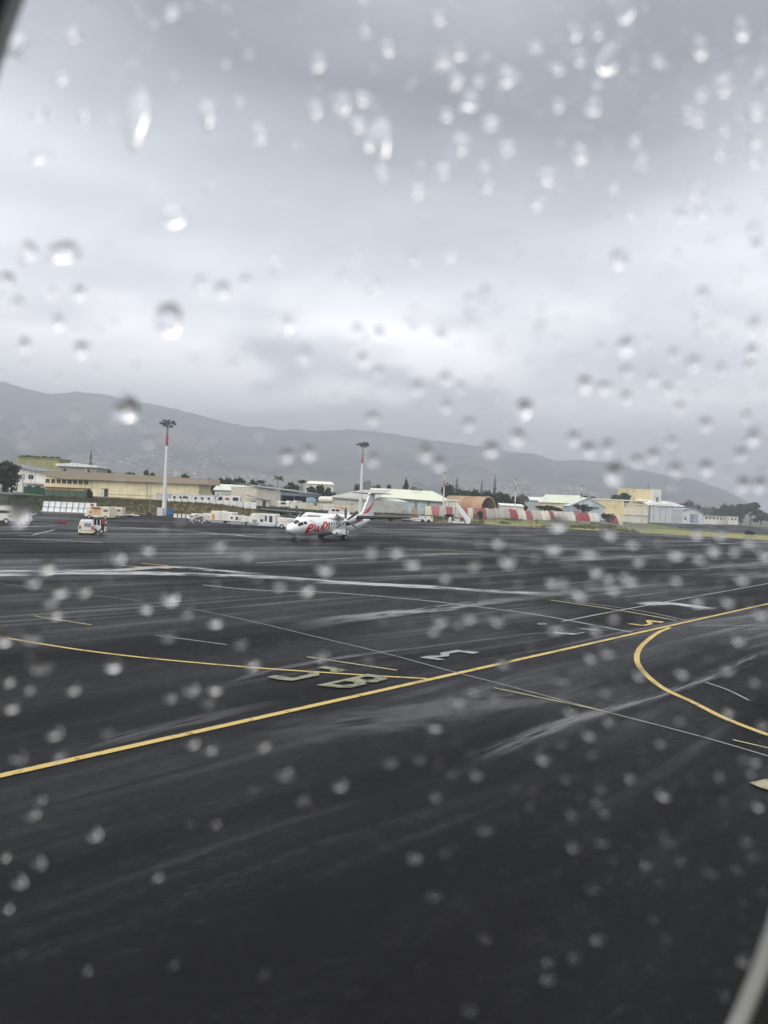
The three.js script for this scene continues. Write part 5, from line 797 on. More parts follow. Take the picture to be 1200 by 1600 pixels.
// ------------------------------------------------------------------ the turboprop airliner
{
  const g = top('airliner', 'white twin-propeller airliner with red script logo and T-tail', 'airliner');
  const h = V3(-0.438, 0, 0.899), ng = gnd(460, 845.5);
  g.position.set(ng.x + h.x * 1.9, 0, ng.z + h.z * 1.9); g.rotation.y = Math.atan2(-h.z, h.x);       // local x forward, y up, -z its port side
  const skin = new THREE.MeshPhysicalMaterial({ color: 0xf3f4f4, roughness: 0.32, clearcoat: 0.5, clearcoatRoughness: 0.2 });
  const st = [[0, 1.7, 0.04, 0.04], [-0.12, 1.7, 0.3, 0.3], [-0.4, 1.72, 0.54, 0.56], [-0.9, 1.78, 0.8, 0.83], [-1.5, 1.87, 1.0, 1.03], [-2.0, 1.96, 1.13, 1.15], [-2.6, 2.05, 1.26, 1.28], [-3.4, 2.1, 1.34, 1.38], [-4.6, 2.11, 1.37, 1.43], [-16, 2.11, 1.37, 1.43], [-18, 2.215, 1.3, 1.36], [-20.5, 2.533, 1.07, 1.12], [-23, 2.91, 0.76, 0.8], [-25.2, 3.247, 0.45, 0.46], [-26.9, 3.476, 0.14, 0.14], [-27.1, 3.503, 0.02, 0.02]];
  const sec = (x) => { let n = 0; while (n < st.length - 2 && st[n + 1][0] > x) n++; const t = clamp((x - st[n][0]) / (st[n + 1][0] - st[n][0]), 0, 1); return [1, 2, 3].map((k) => lerp(st[n][k], st[n + 1][k], t)); };
  const surf = (x, deg, off = 0) => { const [cy, ry, rz] = sec(x), a = deg * Math.PI / 180; return [x, cy + (ry + off) * Math.cos(a), -(rz + off) * Math.sin(a)]; };   // deg from the top, positive to port
  const patch = (x0, x1, a0, a1, off, n = 8, m = 8) => {      // a piece lying on the skin; u runs aft, v up
    const pos = [], uv = [], idx = []; for (let j = 0; j <= m; j++) for (let i = 0; i <= n; i++) { pos.push(...surf(lerp(x0, x1, i / n), lerp(a0, a1, j / m), off)); uv.push(i / n, 1 - j / m); if (i < n && j < m) { const a = j * (n + 1) + i, q = a + n + 1; idx.push(a, q, a + 1, a + 1, q, q + 1); } }
    const geo = new THREE.BufferGeometry(); geo.setAttribute('position', new THREE.Float32BufferAttribute(pos, 3)); geo.setAttribute('uv', new THREE.Float32BufferAttribute(uv, 2)); geo.setIndex(idx); geo.computeVertexNormals(); return geo;
  };
  { const xs = []; for (let k = 0; k < st.length - 1; k++) { const n = Math.abs(st[k + 1][0] - st[k][0]) > 3 ? 6 : 3; for (let q = 0; q < n; q++) xs.push(lerp(st[k][0], st[k + 1][0], q / n)); } xs.push(-27.1);
    const pos = [], uv = [], idx = [], m = 40; xs.forEach((x, i) => { for (let j = 0; j <= m; j++) { pos.push(...surf(x, j / m * 360)); uv.push(x, j / m); if (i && j < m) { const a = (i - 1) * (m + 1) + j, q = a + m + 1; idx.push(a, a + 1, q, a + 1, q + 1, q); } } });
    const geo = new THREE.BufferGeometry(); geo.setAttribute('position', new THREE.Float32BufferAttribute(pos, 3)); geo.setAttribute('uv', new THREE.Float32BufferAttribute(uv, 2)); geo.setIndex(idx); geo.computeVertexNormals(); mesh('fuselage', geo, skin, g); }
  // flight deck windows and cabin windows
  for (const s of [1, -1]) { for (const [x0, x1, a0, a1] of [[-1.02, -1.95, 5, 42], [-1.35, -2.35, 47, 72], [-2.45, -3.1, 52, 72]]) mesh('cockpit_window', patch(x0, x1, a0 * s, a1 * s, 0.012), glassDark, g); }
  for (const s of [1, -1]) for (let i = 0; i < 24; i++) { if (i === 12) continue; const x = -3.9 - 0.73 * i; if (s > 0 && i < 7) continue; mesh('cabin_window', patch(x, x - 0.36, 64 * s, 82 * s, 0.01, 3, 3), M('#3a4148', 0.15, { grime: 0 }), g); }
  mesh('passenger_door', patch(-18.6, -19.35, 58, 112, 0.012), M('#e4e6e7', 0.4, { grime: 0 }), g); mesh('crew_hatch', patch(-2.2, -2.55, 92, 112, 0.01), M('#e6e8e8', 0.4, { grime: 0 }), g);
  { // red script on the nose: three brushed letters, e w a
    const c = document.createElement('canvas'); c.width = 960; c.height = 640; const k = c.getContext('2d'); k.scale(4, 4); k.translate(-240, -385); k.lineCap = 'round'; k.lineJoin = 'round'; k.strokeStyle = k.fillStyle = '#d40f1c';
    const stroke = (w, fn) => { k.lineWidth = w * 1.5; k.beginPath(); fn(); k.stroke(); };
    stroke(13, () => { k.moveTo(262, 492); k.bezierCurveTo(286, 486, 308, 462, 300, 444); k.bezierCurveTo(292, 430, 268, 446, 258, 484); k.bezierCurveTo(252, 512, 256, 530, 270, 530); });
    stroke(8, () => { k.moveTo(268, 534); k.bezierCurveTo(288, 530, 302, 516, 312, 502); });
    k.beginPath(); k.moveTo(246, 506); k.bezierCurveTo(258, 500, 276, 504, 284, 516); k.bezierCurveTo(276, 536, 262, 546, 246, 543); k.closePath(); k.fill();
    stroke(4, () => { k.moveTo(296, 389); k.bezierCurveTo(312, 402, 320, 420, 324, 442); });
    stroke(9, () => { k.moveTo(324, 438); k.bezierCurveTo(330, 470, 324, 500, 334, 518); k.bezierCurveTo(350, 510, 356, 486, 358, 462); k.bezierCurveTo(358, 494, 362, 518, 370, 522); k.bezierCurveTo(386, 512, 394, 480, 396, 456); });
    stroke(11, () => { k.moveTo(413, 500); k.bezierCurveTo(403, 468, 412, 424, 442, 410); });
    stroke(8, () => { k.moveTo(432, 482); k.bezierCurveTo(446, 464, 452, 440, 446, 416); });
    stroke(7, () => { k.moveTo(413, 502); k.bezierCurveTo(420, 500, 428, 490, 433, 480); });
    stroke(8, () => { k.moveTo(448, 412); k.bezierCurveTo(458, 438, 464, 468, 478, 483); });
    stroke(5, () => { k.moveTo(398, 528); k.bezierCurveTo(426, 526, 452, 512, 467, 489); });
    const t = new THREE.CanvasTexture(c); t.colorSpace = THREE.SRGBColorSpace;
    mesh('airline_logo', patch(-2.7, -9.3, 46, 136, 0.012, 24, 16), new THREE.MeshPhysicalMaterial({ map: t, transparent: true, roughness: 0.35 }), g);
  }
  // wing: straight centre section, tapered outer panels, black de-icing boots
  const foil = [[0, 0], [0.02, 0.035], [0.1, 0.075], [0.3, 0.1], [0.6, 0.075], [1, 0.004], [0.6, -0.03], [0.3, -0.045], [0.1, -0.035], [0.02, -0.02]];
  const loft = (secs, pts) => { const pos = [], uv = [], idx = [], n = pts.length; secs.forEach(([z, xl, y, ch, sc = 1], i) => { pts.forEach(([a, t], j) => { pos.push(xl - a * ch, y + t * ch * 1.5 * sc, z); uv.push(z, j / n); if (i) { const k = (i - 1) * n, q = i * n, j2 = (j + 1) % n; idx.push(k + j, q + j, k + j2, k + j2, q + j, q + j2); } }); }); const geo = new THREE.BufferGeometry(); geo.setAttribute('position', new THREE.Float32BufferAttribute(pos, 3)); geo.setAttribute('uv', new THREE.Float32BufferAttribute(uv, 2)); geo.setIndex(idx); const ng2 = geo.toNonIndexed(); ng2.computeVertexNormals(); return ng2; };
  const half = (s) => [[0, -11.1, 3.6, 2.57], [s * 4.9, -11.1, 3.6, 2.57], [s * 13.2, -11.45, 3.97, 1.62], [s * 13.5, -11.7, 3.98, 1.1]];
  const boot = [[-0.02, 0], [0.02, 0.052], [0.15, 0.094], [0.15, -0.052], [0.02, -0.036]];
  const wingSkin = M('#d9dcdd', 0.4, { grime: 0 }), bootM = M('#17191a', 0.55, { grime: 0 });
  for (const s of [1, -1]) {
    const w = mesh('wing', loft(half(s), foil), wingSkin, g);
    mesh('leading_edge', loft(half(s).slice(1), boot), bootM, w);
    for (const z of [6.6, 9.8]) b().prism([[-12.8, 3.3], [-13.8, 3.6], [-13.7, 3.8], [-12.2, 3.75]], s * z - 0.12, s * z + 0.12).to('flap_fairing', M('#2f3336', 0.5, { grime: 0 }), w);
    // engine nacelle with its propeller at rest
    const prof = [[0.0, 0.28], [0.2, 0.42], [0.9, 0.56], [2.0, 0.62], [3.2, 0.55], [4.6, 0.38], [5.6, 0.12]], lg = new THREE.LatheGeometry([new THREE.Vector2(0.001, 0.05), ...prof.map(([a, r]) => new THREE.Vector2(r, a))], 22); lg.rotateZ(Math.PI / 2); lg.scale(1, 1.15, 0.95);
    const nc = mesh('nacelle', lg, skin, g); nc.position.set(-9.45, 3.12, s * 4.2); nc.rotation.z = -0.09;
    mesh('air_intake', b().prismX([[-0.22, -0.72], [0.22, -0.72], [0.26, -0.5], [-0.26, -0.5]], -0.5, -0.12, 0.03).geo(), rubber, nc); mesh('exhaust', b().cyl(0.16, 0.2, 0.8, -4.0, 0.25, 0.34 * -s, 'x', 12).geo(), darkSteel, nc);
    const pr = grp('propeller', g, -9.2, 3.08, s * 4.2); pr.rotation.x = s > 0 ? 0.28 : 0.12;
    const sp = new THREE.LatheGeometry([[0.3, -0.35], [0.3, -0.1], [0.25, 0.12], [0.14, 0.32], [0.001, 0.42]].map(([r, y]) => new THREE.Vector2(r, y)), 18); sp.rotateZ(-Math.PI / 2); mesh('spinner', sp, M('#e7e9e9', 0.35, { grime: 0 }), pr);
    for (let i = 0; i < 6; i++) {
      const pos = [], idx = [], n = 7; for (let q = 0; q <= n; q++) { const t = q / n, r = 0.28 + 1.68 * t, ch = 0.30 * (0.55 + 0.75 * Math.sin(Math.PI * (0.12 + 0.72 * t))), tw = lerp(1.05, 0.32, t), sw = -0.1 * t * t; for (const [e, th] of [[-0.5, 0], [0, 0.03], [0.5, 0], [0, -0.03]]) { const cz = e * ch + sw; pos.push(cz * Math.sin(tw) + th * Math.cos(tw), r, cz * Math.cos(tw) - th * Math.sin(tw)); } if (q) for (let j = 0; j < 4; j++) { const a = (q - 1) * 4 + j, c = (q - 1) * 4 + (j + 1) % 4; idx.push(a, a + 4, c, c, a + 4, c + 4); } }
      const geo = new THREE.BufferGeometry(); geo.setAttribute('position', new THREE.Float32BufferAttribute(pos, 3)); geo.setIndex(idx); geo.computeVertexNormals(); const bl = mesh('blade', geo, M('#54585a', 0.45, { grime: 0 }), pr); bl.rotation.x = i * Math.PI / 3;
    }
  }
  { const f = new THREE.SphereGeometry(1, 24, 14); f.scale(3.2, 0.55, 1.25); b().add(f, -12.4, 3.34, 0).to('wing_fairing', skin, g); }
  // tail
  const fin = b().prism([[-19.2, 3.35], [-21.4, 3.85], [-22.4, 4.35], [-24.7, 7.35], [-26.55, 7.35], [-26.3, 3.2]], -0.13, 0.13, 0.05).to('vertical_fin', skin, g);
  mesh('rudder_gap', b().prism([[-25.1, 3.8], [-25.14, 3.8], [-26.0, 7.2], [-25.96, 7.2]], -0.136, 0.136).geo(), paintGrey, fin);
  const band = (o, w) => { const p = [], q = []; for (let i = 0; i <= 14; i++) { const t = i / 14, x = lerp(-22.55, -26.15, t) - o * 0.3, y = 4.2 + o + 0.1 * t + 1.75 * t * t * (0.6 + 0.4 * t), e = w * Math.sin(Math.PI * clamp(t * 0.9 + 0.06, 0, 1)) + 0.04; p.push([x, y + e]); q.push([x, y - e]); } return [...p, ...q.reverse()]; };
  for (const [o, w, c] of [[0.0, 0.17, '#d9463f'], [0.42, 0.12, '#e5857a']]) for (const s of [-1, 1]) mesh('tail_stripe', b().prism(band(o, w), s > 0 ? 0.131 : -0.137, s > 0 ? 0.137 : -0.131).geo(), M(c, 0.4, { grime: 0 }), fin);
  const bul = new THREE.SphereGeometry(1, 18, 12); bul.scale(1.35, 0.26, 0.26); b().add(bul, -25.5, 7.42, 0).to('tail_bullet', skin, g);
  for (const s of [1, -1]) { const secs = [[s * 0.1, -24.75, 7.48, 1.75], [s * 3.55, -25.25, 7.55, 1.05], [s * 3.68, -25.4, 7.55, 0.7]]; const tp = mesh('tailplane', loft(secs, foil.map(([a, t]) => [a, t * 0.45])), wingSkin, g); mesh('leading_edge', loft(secs, boot.map(([a, t]) => [a, t * 0.55])), bootM, tp); }
  // undercarriage
  for (const s of [1, -1]) {
    const f = new THREE.SphereGeometry(1, 22, 14); f.scale(2.5, 0.62, 0.62); b().add(f, -12.7, 1.08, s * 1.42).to('gear_fairing', skin, g);
    const mg = grp('main_gear', g, -12.67, 0, s * 2.05); mesh('leg', b().bar([0, 0.45, 0], [0.1, 1.15, -s * 0.5], 0.09).bar([0, 0.45, -0.28], [0, 0.45, 0.28], 0.07).geo(), steel, mg); for (const z of [-0.2, 0.2]) mesh('tyre', b().cyl(0.44, 0.44, 0.24, 0, 0.44, z - 0.12, 'z', 20).geo(), rubber, mg);
    mesh('gear_door', b().box(-0.7, 0.5, 0.82, 0.88, s > 0 ? -0.1 : -0.85, s > 0 ? 0.85 : 0.1, 0, 0.1).geo(), skin, mg); mesh('rim', b().cyl(0.2, 0.2, 0.02, 0, 0.44, s > 0 ? 0.32 : -0.34, 'z', 14).geo(), M('#d4d6d6', 0.4), mg);
  }
  mesh('landing_light', b().box(-10.9, -10.6, 1.0, 1.25, -1.9, -1.78).geo(), rubber, g);
  const ngear = grp('nose_gear', g, -1.9, 0, 0); mesh('leg', b().bar([0, 0.25, 0], [-0.15, 1.4, 0], 0.08).geo(), steel, ngear); for (const z of [-0.2, 0.2]) mesh('tyre', b().cyl(0.3, 0.3, 0.17, 0, 0.3, z - 0.085, 'z', 18).geo(), rubber, ngear); mesh('gear_door', b().box(-0.9, -0.1, 0.7, 1.25, 0.28, 0.32).box(-0.9, -0.1, 0.7, 1.25, -0.32, -0.28).geo(), skin, ngear);
}

// ------------------------------------------------------------------ the cabin window the photograph was taken through, and the rain on it
const PZ = -0.25, PM = 0.25 / FPX;                            // the pane's plane; metres per photo pixel there
const WC = [3 * PM, EYE + (20 - 14) * PM];
{
  const out = (a, c, n = 96) => Array.from({ length: n }, (_, i) => { const t = i / n * 2 * Math.PI, p = (v) => Math.sign(v) * Math.pow(Math.abs(v), 0.8); return new THREE.Vector2(a * p(Math.cos(t)), c * p(Math.sin(t))); });
  const a = 702 * PM, c = 1214 * PM, g = top('aircraft_window', 'rain-spotted oval cabin window with a grey lip and dark surround', 'window');
  g.position.set(WC[0], WC[1], PZ); g.rotation.z = -0.023;
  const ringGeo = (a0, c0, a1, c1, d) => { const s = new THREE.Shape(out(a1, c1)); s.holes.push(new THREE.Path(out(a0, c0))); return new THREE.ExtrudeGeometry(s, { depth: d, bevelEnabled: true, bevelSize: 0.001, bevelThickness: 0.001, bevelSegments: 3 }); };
  const pane = new THREE.ShapeGeometry(new THREE.Shape(out(a + 0.004, c + 0.004)));
  mesh('pane', pane, new THREE.MeshPhysicalMaterial({ color: 0xffffff, transmission: 1, thickness: 0, roughness: 0, ior: 1.5, specularIntensity: 0.05 }), g);
  const lip = mesh('window_lip', ringGeo(a, c, a + 0.003, c + 0.003, 0.0042), M('#989994', 0.5, { grime: 0 }), g); lip.position.z = 0.001;
  const sur = mesh('surround', ringGeo(a + 0.0012, c + 0.0012, a + 0.03, c + 0.03, 0.012), M('#0d0e0f', 0.8, { grime: 0 }), g); sur.position.z = 0.0082;  // near-black colour imitates the unlit cabin side of the panel
}
// each drop: [u, v, half width, half height or 0 when round]
const waterMat = new THREE.MeshPhysicalMaterial({ color: 0xffffff, transmission: 1, thickness: 0.002, roughness: 0, ior: 1.33 });
function dropGeo(k) {                                         // flat back on the pane, a low rounded cap of unit radius and an uneven outline
  const n = 28, m = 9, th = (40 + 6 * (k % 4)) * Math.PI / 180, H = Math.tan(th / 2), R = (1 + H * H) / (2 * H), pos = [], idx = [], rim = (a) => 1 + 0.11 * Math.sin(2 * a + k) + 0.08 * Math.sin(3 * a + 2.3 * k);
  for (let j = 0; j <= m; j++) for (let i = 0; i < n; i++) { const e = Math.sin(j / m * Math.PI / 2), a = i / n * 2 * Math.PI, z = -(Math.sqrt(Math.max(R * R - e * e, 0)) - (R - H)), sag = k % 3 === 1 ? 0.10 : 0.04; pos.push(e * Math.cos(a) * rim(a), e * Math.sin(a) * rim(a) - sag * (1 - e * e), z); if (j) { const p = (j - 1) * n + i, q = (j - 1) * n + (i + 1) % n; idx.push(p, q, p + n, q, q + n, p + n); } }
  const cap = new THREE.BufferGeometry(); cap.setAttribute('position', new THREE.Float32BufferAttribute(pos, 3)); cap.setAttribute('uv', new THREE.Float32BufferAttribute(new Array(pos.length / 3 * 2).fill(0), 2)); cap.setIndex(idx); cap.computeVertexNormals();
  const bp = [0, 0, 0], bi = []; for (let i = 0; i < n; i++) { bp.push(pos[(m * n + i) * 3], pos[(m * n + i) * 3 + 1], 0); bi.push(0, 1 + i, 1 + (i + 1) % n); }
  const back = new THREE.BufferGeometry(); back.setAttribute('position', new THREE.Float32BufferAttribute(bp, 3)); back.setAttribute('uv', new THREE.Float32BufferAttribute(new Array(bp.length / 3 * 2).fill(0), 2)); back.setIndex(bi); back.computeVertexNormals();
  const all = [cap, back].map((q) => q.toNonIndexed()); return mergeGeometries(all);
}
const dropGeos = [0, 1, 2, 3, 4, 5, 6, 7].map(dropGeo);
const D = {
  highSky: [21, 70, 18, 21, 211, 185, 17, 44, 320, 178, 14, 22, 592, 217, 19, 30, 402, 207, 12, 16, 57, 240, 13, 0, 60, 175, 12, 0, 95, 120, 10, 0, 113, 52, 12, 0, 267, 18, 12, 0, 130, 178, 10, 0, 567, 152, 14, 11, 560, 193, 12, 0, 686, 25, 11, 0, 718, 80, 11, 0, 690, 92, 10, 17, 713, 125, 12, 0, 748, 125, 9, 0, 735, 155, 13, 15, 793, 117, 12, 15, 698, 177, 10, 0, 767, 190, 12, 13, 721, 223, 13, 15, 793, 230, 12, 0, 692, 265, 12, 0, 757, 258, 9, 0, 762, 287, 11, 0, 652, 297, 12, 0, 535, 160, 12, 17, 605, 72, 10, 13, 570, 45, 10, 0, 595, 268, 9, 14, 495, 95, 11, 17, 490, 170, 11, 17],
  highCloud: [979, 13, 15, 20, 950, 92, 14, 25, 900, 50, 11, 0, 935, 47, 10, 0, 838, 70, 10, 0, 907, 88, 11, 0, 870, 105, 14, 9, 1027, 93, 10, 0, 1160, 43, 11, 17, 1095, 72, 11, 18, 1133, 130, 14, 16, 1190, 122, 11, 16, 1097, 145, 10, 0, 1077, 176, 12, 0, 1091, 184, 12, 0, 1183, 173, 13, 0, 928, 165, 11, 15, 873, 163, 10, 0, 934, 130, 8, 0, 1181, 217, 12, 0, 1181, 247, 11, 0, 1125, 236, 11, 0, 907, 238, 10, 15, 854, 273, 14, 0, 992, 218, 10, 0, 1003, 255, 10, 16, 1133, 200, 9, 0, 1090, 295, 13, 0, 1138, 320, 11, 13, 1100, 328, 11, 0, 1066, 333, 10, 0, 990, 328, 11, 14, 962, 293, 9, 0, 1184, 362, 14, 18, 838, 315, 12, 0],
  paleSky: [269, 335, 18, 0, 262, 497, 20, 27, 197, 640, 19, 20, 475, 557, 12, 17, 40, 393, 15, 17, 97, 393, 26, 17, 7, 437, 13, 0, 26, 472, 9, 0, 35, 540, 10, 14, 122, 455, 11, 0, 75, 455, 9, 16, 124, 545, 13, 0, 88, 502, 11, 0, 346, 450, 13, 0, 312, 440, 12, 0, 382, 437, 9, 0, 430, 415, 12, 15, 555, 393, 10, 0, 647, 402, 10, 0, 703, 398, 12, 10, 535, 430, 9, 0, 583, 443, 11, 15, 447, 507, 10, 17, 558, 513, 9, 0, 593, 518, 9, 0, 648, 495, 9, 22, 735, 473, 13, 16, 760, 460, 15, 13, 733, 502, 8, 0, 689, 522, 11, 0, 565, 563, 11, 14, 592, 580, 9, 0, 697, 590, 10, 0, 652, 605, 9, 12, 720, 605, 10, 0, 698, 635, 10, 0, 733, 662, 10, 0, 582, 653, 12, 10, 768, 702, 14, 13, 666, 708, 13, 0, 685, 725, 11, 0, 447, 712, 11, 0, 482, 707, 11, 0, 583, 718, 11, 0],
  paleSkyFar: [969, 403, 13, 14, 1102, 463, 13, 18, 1090, 500, 8, 14, 1182, 508, 10, 17, 1178, 550, 11, 14, 1172, 570, 9, 0, 939, 545, 9, 15, 980, 540, 13, 16, 1013, 535, 8, 10, 1055, 552, 9, 0, 1085, 567, 13, 11, 1128, 577, 11, 0, 981, 580, 10, 0, 1022, 592, 9, 0, 1063, 590, 8, 0, 1046, 607, 9, 11, 914, 600, 13, 0, 945, 605, 15, 10, 980, 620, 9, 0, 1063, 637, 9, 0, 1105, 662, 10, 0, 1168, 652, 10, 0, 1180, 683, 13, 12, 1159, 710, 13, 10, 962, 740, 15, 17, 820, 638, 15, 0, 810, 683, 12, 0, 897, 685, 11, 0, 921, 702, 12, 0, 950, 700, 10, 14, 1021, 712, 11, 0, 1057, 733, 12, 0, 1106, 730, 11, 0, 996, 720, 10, 0, 1050, 690, 9, 0, 1163, 757, 12, 0, 1188, 757, 12, 0, 845, 508, 12, 9, 1113, 510, 8, 0],
  apronFar: [30, 800, 19, 21, 73, 884, 13, 0, 50, 905, 14, 12, 92, 922, 15, 12, 130, 920, 12, 0, 78, 937, 11, 0, 86, 957, 11, 0, 184, 868, 10, 14, 230, 857, 10, 0, 343, 849, 11, 0, 386, 864, 10, 0, 264, 932, 13, 0, 227, 948, 10, 0, 292, 956, 10, 0, 336, 970, 11, 0, 260, 992, 11, 0, 376, 1003, 11, 0, 5, 998, 12, 0, 47, 993, 20, 12, 62, 1040, 22, 13, 175, 1038, 13, 0, 393, 1035, 12, 0, 263, 1087, 11, 0, 297, 1077, 11, 0, 335, 1075, 11, 0, 324, 1095, 12, 0, 12, 1063, 10, 0, 43, 1075, 10, 0, 113, 1075, 11, 0, 15, 1103, 12, 0, 82, 1145, 13, 12, 165, 1142, 11, 0, 26, 1183, 14, 11, 90, 1180, 11, 0, 298, 1160, 10, 0, 328, 1170, 9, 0],
  apronMid: [507, 887, 12, 0, 479, 918, 12, 0, 580, 858, 10, 13, 620, 860, 10, 0, 645, 878, 11, 0, 697, 898, 10, 0, 741, 882, 10, 0, 779, 845, 10, 0, 795, 873, 13, 0, 717, 971, 10, 0, 689, 968, 11, 0, 734, 963, 10, 0, 779, 965, 13, 12, 677, 983, 9, 0, 501, 1025, 10, 0, 575, 1030, 9, 0, 788, 1033, 15, 10, 715, 1093, 13, 10, 743, 1077, 10, 0, 774, 1087, 9, 0, 680, 1135, 13, 9, 410, 1162, 12, 0, 610, 1190, 13, 10, 655, 1185, 10, 0, 436, 913, 10, 0],
  apronRight: [866, 854, 12, 0, 872, 818, 14, 13, 920, 862, 15, 10, 953, 832, 11, 0, 990, 848, 9, 0, 1058, 864, 11, 0, 1093, 869, 10, 0, 1117, 857, 10, 0, 1150, 857, 10, 0, 1090, 832, 10, 0, 1127, 832, 10, 0, 1172, 845, 9, 0, 1000, 875, 9, 0, 932, 890, 11, 0, 953, 901, 9, 0, 978, 897, 10, 0, 987, 905, 10, 0, 961, 919, 10, 0, 863, 907, 10, 0, 881, 909, 10, 0, 907, 924, 12, 14, 1058, 905, 9, 0, 1163, 903, 10, 0, 1092, 938, 10, 0, 1140, 937, 12, 10, 960, 963, 10, 0, 870, 980, 13, 11, 932, 982, 10, 0, 1190, 957, 11, 0, 1197, 865, 11, 0, 1158, 997, 11, 0, 952, 1018, 10, 0, 924, 1025, 10, 0, 880, 1060, 15, 10, 949, 1077, 11, 0, 1068, 1050, 10, 0, 1000, 1052, 10, 0, 1140, 1045, 10, 0, 1180, 1062, 9, 0, 893, 1110, 10, 0, 1063, 1122, 10, 0, 1140, 1111, 10, 0, 1195, 1132, 10, 0, 955, 1125, 10, 0, 923, 1147, 10, 0, 878, 1160, 9, 0, 850, 1183, 11, 0, 927, 1178, 9, 0, 1035, 1160, 8, 0, 1163, 1183, 8, 0, 1183, 1190, 8, 0],
  nearAsphalt: [58, 1248, 11, 0, 44, 1272, 14, 10, 145, 1304, 12, 0, 5, 1337, 10, 0, 57, 1348, 12, 0, 27, 1378, 12, 0, 7, 1420, 10, 9, 243, 1368, 11, 0, 35, 1488, 12, 8, 133, 1517, 9, 0, 268, 1507, 9, 0, 297, 1285, 11, 8, 334, 1287, 9, 0, 395, 1232, 10, 0, 443, 1209, 12, 0, 471, 1249, 10, 0, 531, 1227, 10, 0, 707, 1207, 11, 9, 745, 1209, 10, 0, 682, 1244, 9, 0, 758, 1296, 17, 9, 693, 1330, 9, 0, 648, 1342, 9, 0, 678, 1402, 9, 0, 761, 1468, 11, 8, 735, 1583, 10, 0, 411, 1525, 8, 0],
  nearAsphaltRight: [828, 1260, 8, 0, 886, 1213, 9, 0, 989, 1213, 10, 0, 941, 1233, 8, 0, 934, 1253, 8, 0, 1040, 1241, 11, 0, 1128, 1213, 8, 0, 1175, 1207, 8, 0, 1188, 1259, 9, 0, 894, 1271, 8, 0, 946, 1269, 9, 0, 942, 1316, 13, 8, 1047, 1313, 11, 0, 897, 1324, 9, 0, 1170, 1313, 9, 0, 1180, 1336, 13, 8, 961, 1343, 8, 0, 1011, 1352, 8, 0, 1066, 1347, 8, 0, 1110, 1361, 14, 9, 1155, 1358, 9, 0, 928, 1390, 11, 8, 1034, 1379, 8, 0, 1025, 1436, 8, 0, 936, 1470, 9, 0, 1043, 1465, 8, 0, 900, 1500, 9, 0, 858, 1505, 8, 0, 858, 1533, 9, 0, 1165, 1503, 11, 0, 1137, 1558, 9, 0],
};
const where = (u, v) => {
  if (v < 300) return u < 250 ? 'the sky beside the dark window corner' : u < 520 ? 'the high sky above the masts' : u < 720 ? 'the high sky above the airliner' : u < 880 ? 'the torn edge of the dark cloud' : u < 1050 ? 'the dark high cloud above the pines' : 'the dark high cloud above the dock hangar';
  if (v < 600) return u < 220 ? 'the brightest sky above the hall' : u < 420 ? 'the pale sky above the tall mast' : u < 660 ? 'the pale sky above the airliner' : u < 880 ? 'the pale sky above the arched shelter' : u < 1030 ? 'the pale sky above the blue gable' : 'the pale sky above the dock hangar';
  if (v < 800) return u < 420 ? 'the mountain above the hall' : u < 760 ? 'the ridge above the airliner' : u < 1000 ? 'the ridge above the blast fence' : 'the mountain end above the dock hangar';
  if (v < 960) return u < 200 ? 'the apron before the small van' : u < 450 ? 'the apron before the parked trucks' : u < 760 ? 'the asphalt before the airliner' : u < 960 ? 'the apron before the blast fence' : 'the asphalt beside the far numeral';
  if (v < 1200) return u < 220 ? 'the start of the thin yellow curve' : u < 450 ? 'the asphalt before the painted characters' : u < 820 ? 'the asphalt around the painted letter' : u < 1000 ? 'the asphalt inside the line fork' : 'the tight yellow curve';
  return u < 220 ? 'the dark asphalt under the yellow line' : u < 600 ? 'the dark asphalt under the letter' : u < 850 ? 'the darkest near asphalt' : u < 1020 ? 'the near asphalt by the scuffed stripe' : 'the near asphalt beside the window lip';
};
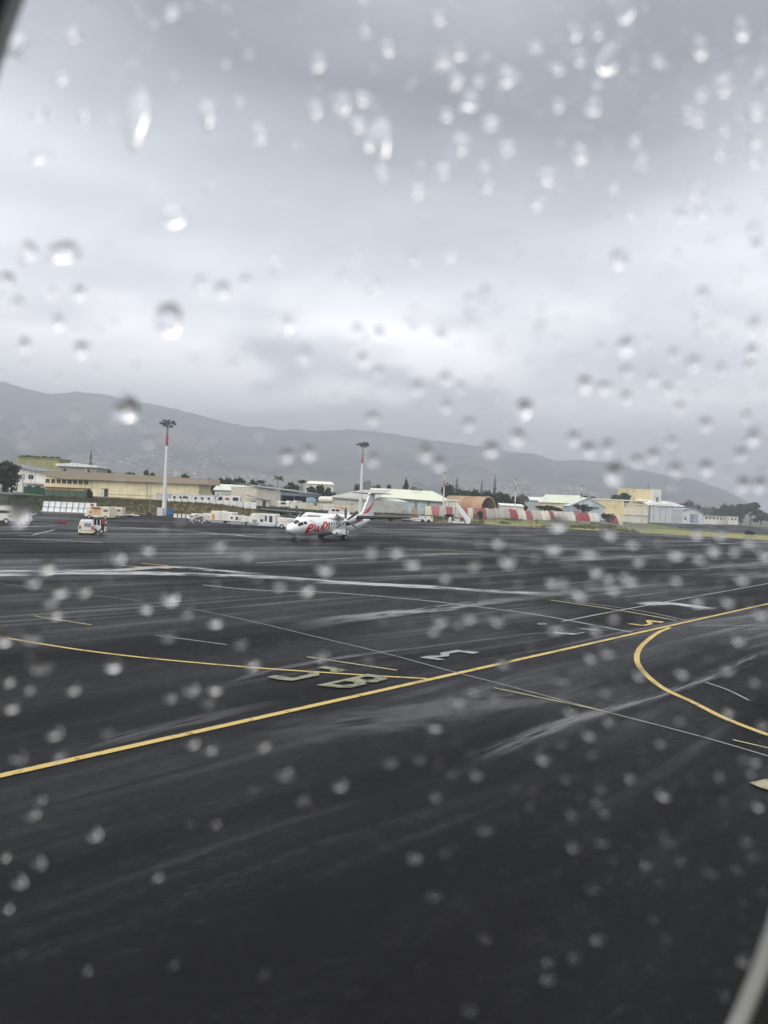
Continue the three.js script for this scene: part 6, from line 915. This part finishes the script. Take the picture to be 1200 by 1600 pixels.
{
  const list = []; for (const a of Object.values(D)) for (let i = 0; i < a.length; i += 4) list.push([a[i], a[i + 1], a[i + 2], a[i + 3] || a[i + 2]]);
  const seen = new Map(); list.sort((p, q) => p[1] - q[1]);
  const ord = ['uppermost', 'second', 'third', 'fourth', 'fifth', 'sixth', 'seventh', 'eighth', 'ninth', 'tenth', 'eleventh', 'twelfth', 'thirteenth', 'fourteenth', 'fifteenth', 'sixteenth', 'seventeenth', 'eighteenth', 'nineteenth', 'twentieth'];
  const rows = list.map(([u, v, w, h]) => { const size = w * h > 330 ? 'big' : w * h > 135 ? 'middling' : 'small', shape = h > w * 1.2 ? 'tall' : w > h * 1.2 ? 'wide' : 'round', key = size + ' ' + shape + ' raindrop over ' + where(u, v); const n = seen.get(key) ?? 0; seen.set(key, n + 1); return [u, v, w, h, key, n]; });
  const place3 = (u, v) => { const p = at(u, v, -PZ); return p.setZ(PZ - 0.0006); };
  rows.forEach(([u, v, w, h, key, n], i) => {
    const m = mesh('raindrop', dropGeos[i % 8], waterMat); m.name = i ? 'raindrop_' + String(i).padStart(3, '0') : 'raindrop';
    const s = (r) => Math.max(r * 1.13 - 2.6, 4.6) * PM, k = Math.min(s(w), s(h));
    m.position.copy(place3(u, v)); m.scale.set(s(w), s(h), k);
    if (u === 211) m.rotation.z = -0.06;
    tag(m, (seen.get(key) > 1 ? (n ? ord[Math.min(n, 19)] + '-highest ' : 'highest ') : '') + key, 'raindrop', 'raindrops on the window pane');
  });
  // the finest spray, too small to tell apart
  const spots = []; for (let k = 0; k < 9000 && spots.length < 1100; k++) { const u = rr(-10, 1210), v = rr(-10, 1610), dens = (u > 700 ? 0.9 : 0.32) * (v > 1250 && u < 800 ? 0.5 : 1); if (rnd() < dens) spots.push([u, v, rr(2.0, 3.2) + 3.6 * rnd() * rnd()]); }
  const inst = new THREE.InstancedMesh(dropGeos[0], waterMat, spots.length), mm = new THREE.Matrix4();
  spots.forEach(([u, v, r], i) => { const p = place3(u, v); mm.makeScale(r * PM, r * PM * rr(0.9, 1.3), r * PM * 0.8).setPosition(p.x, p.y, p.z); inst.setMatrixAt(i, mm); });
  inst.name = 'rain_spray'; scene.add(inst); tag(inst, 'fine spray of tiny raindrops scattered across the window pane', null, null, 'stuff');
}
camera.far = 20000; camera.updateProjectionMatrix();
renderer.render(scene, camera);
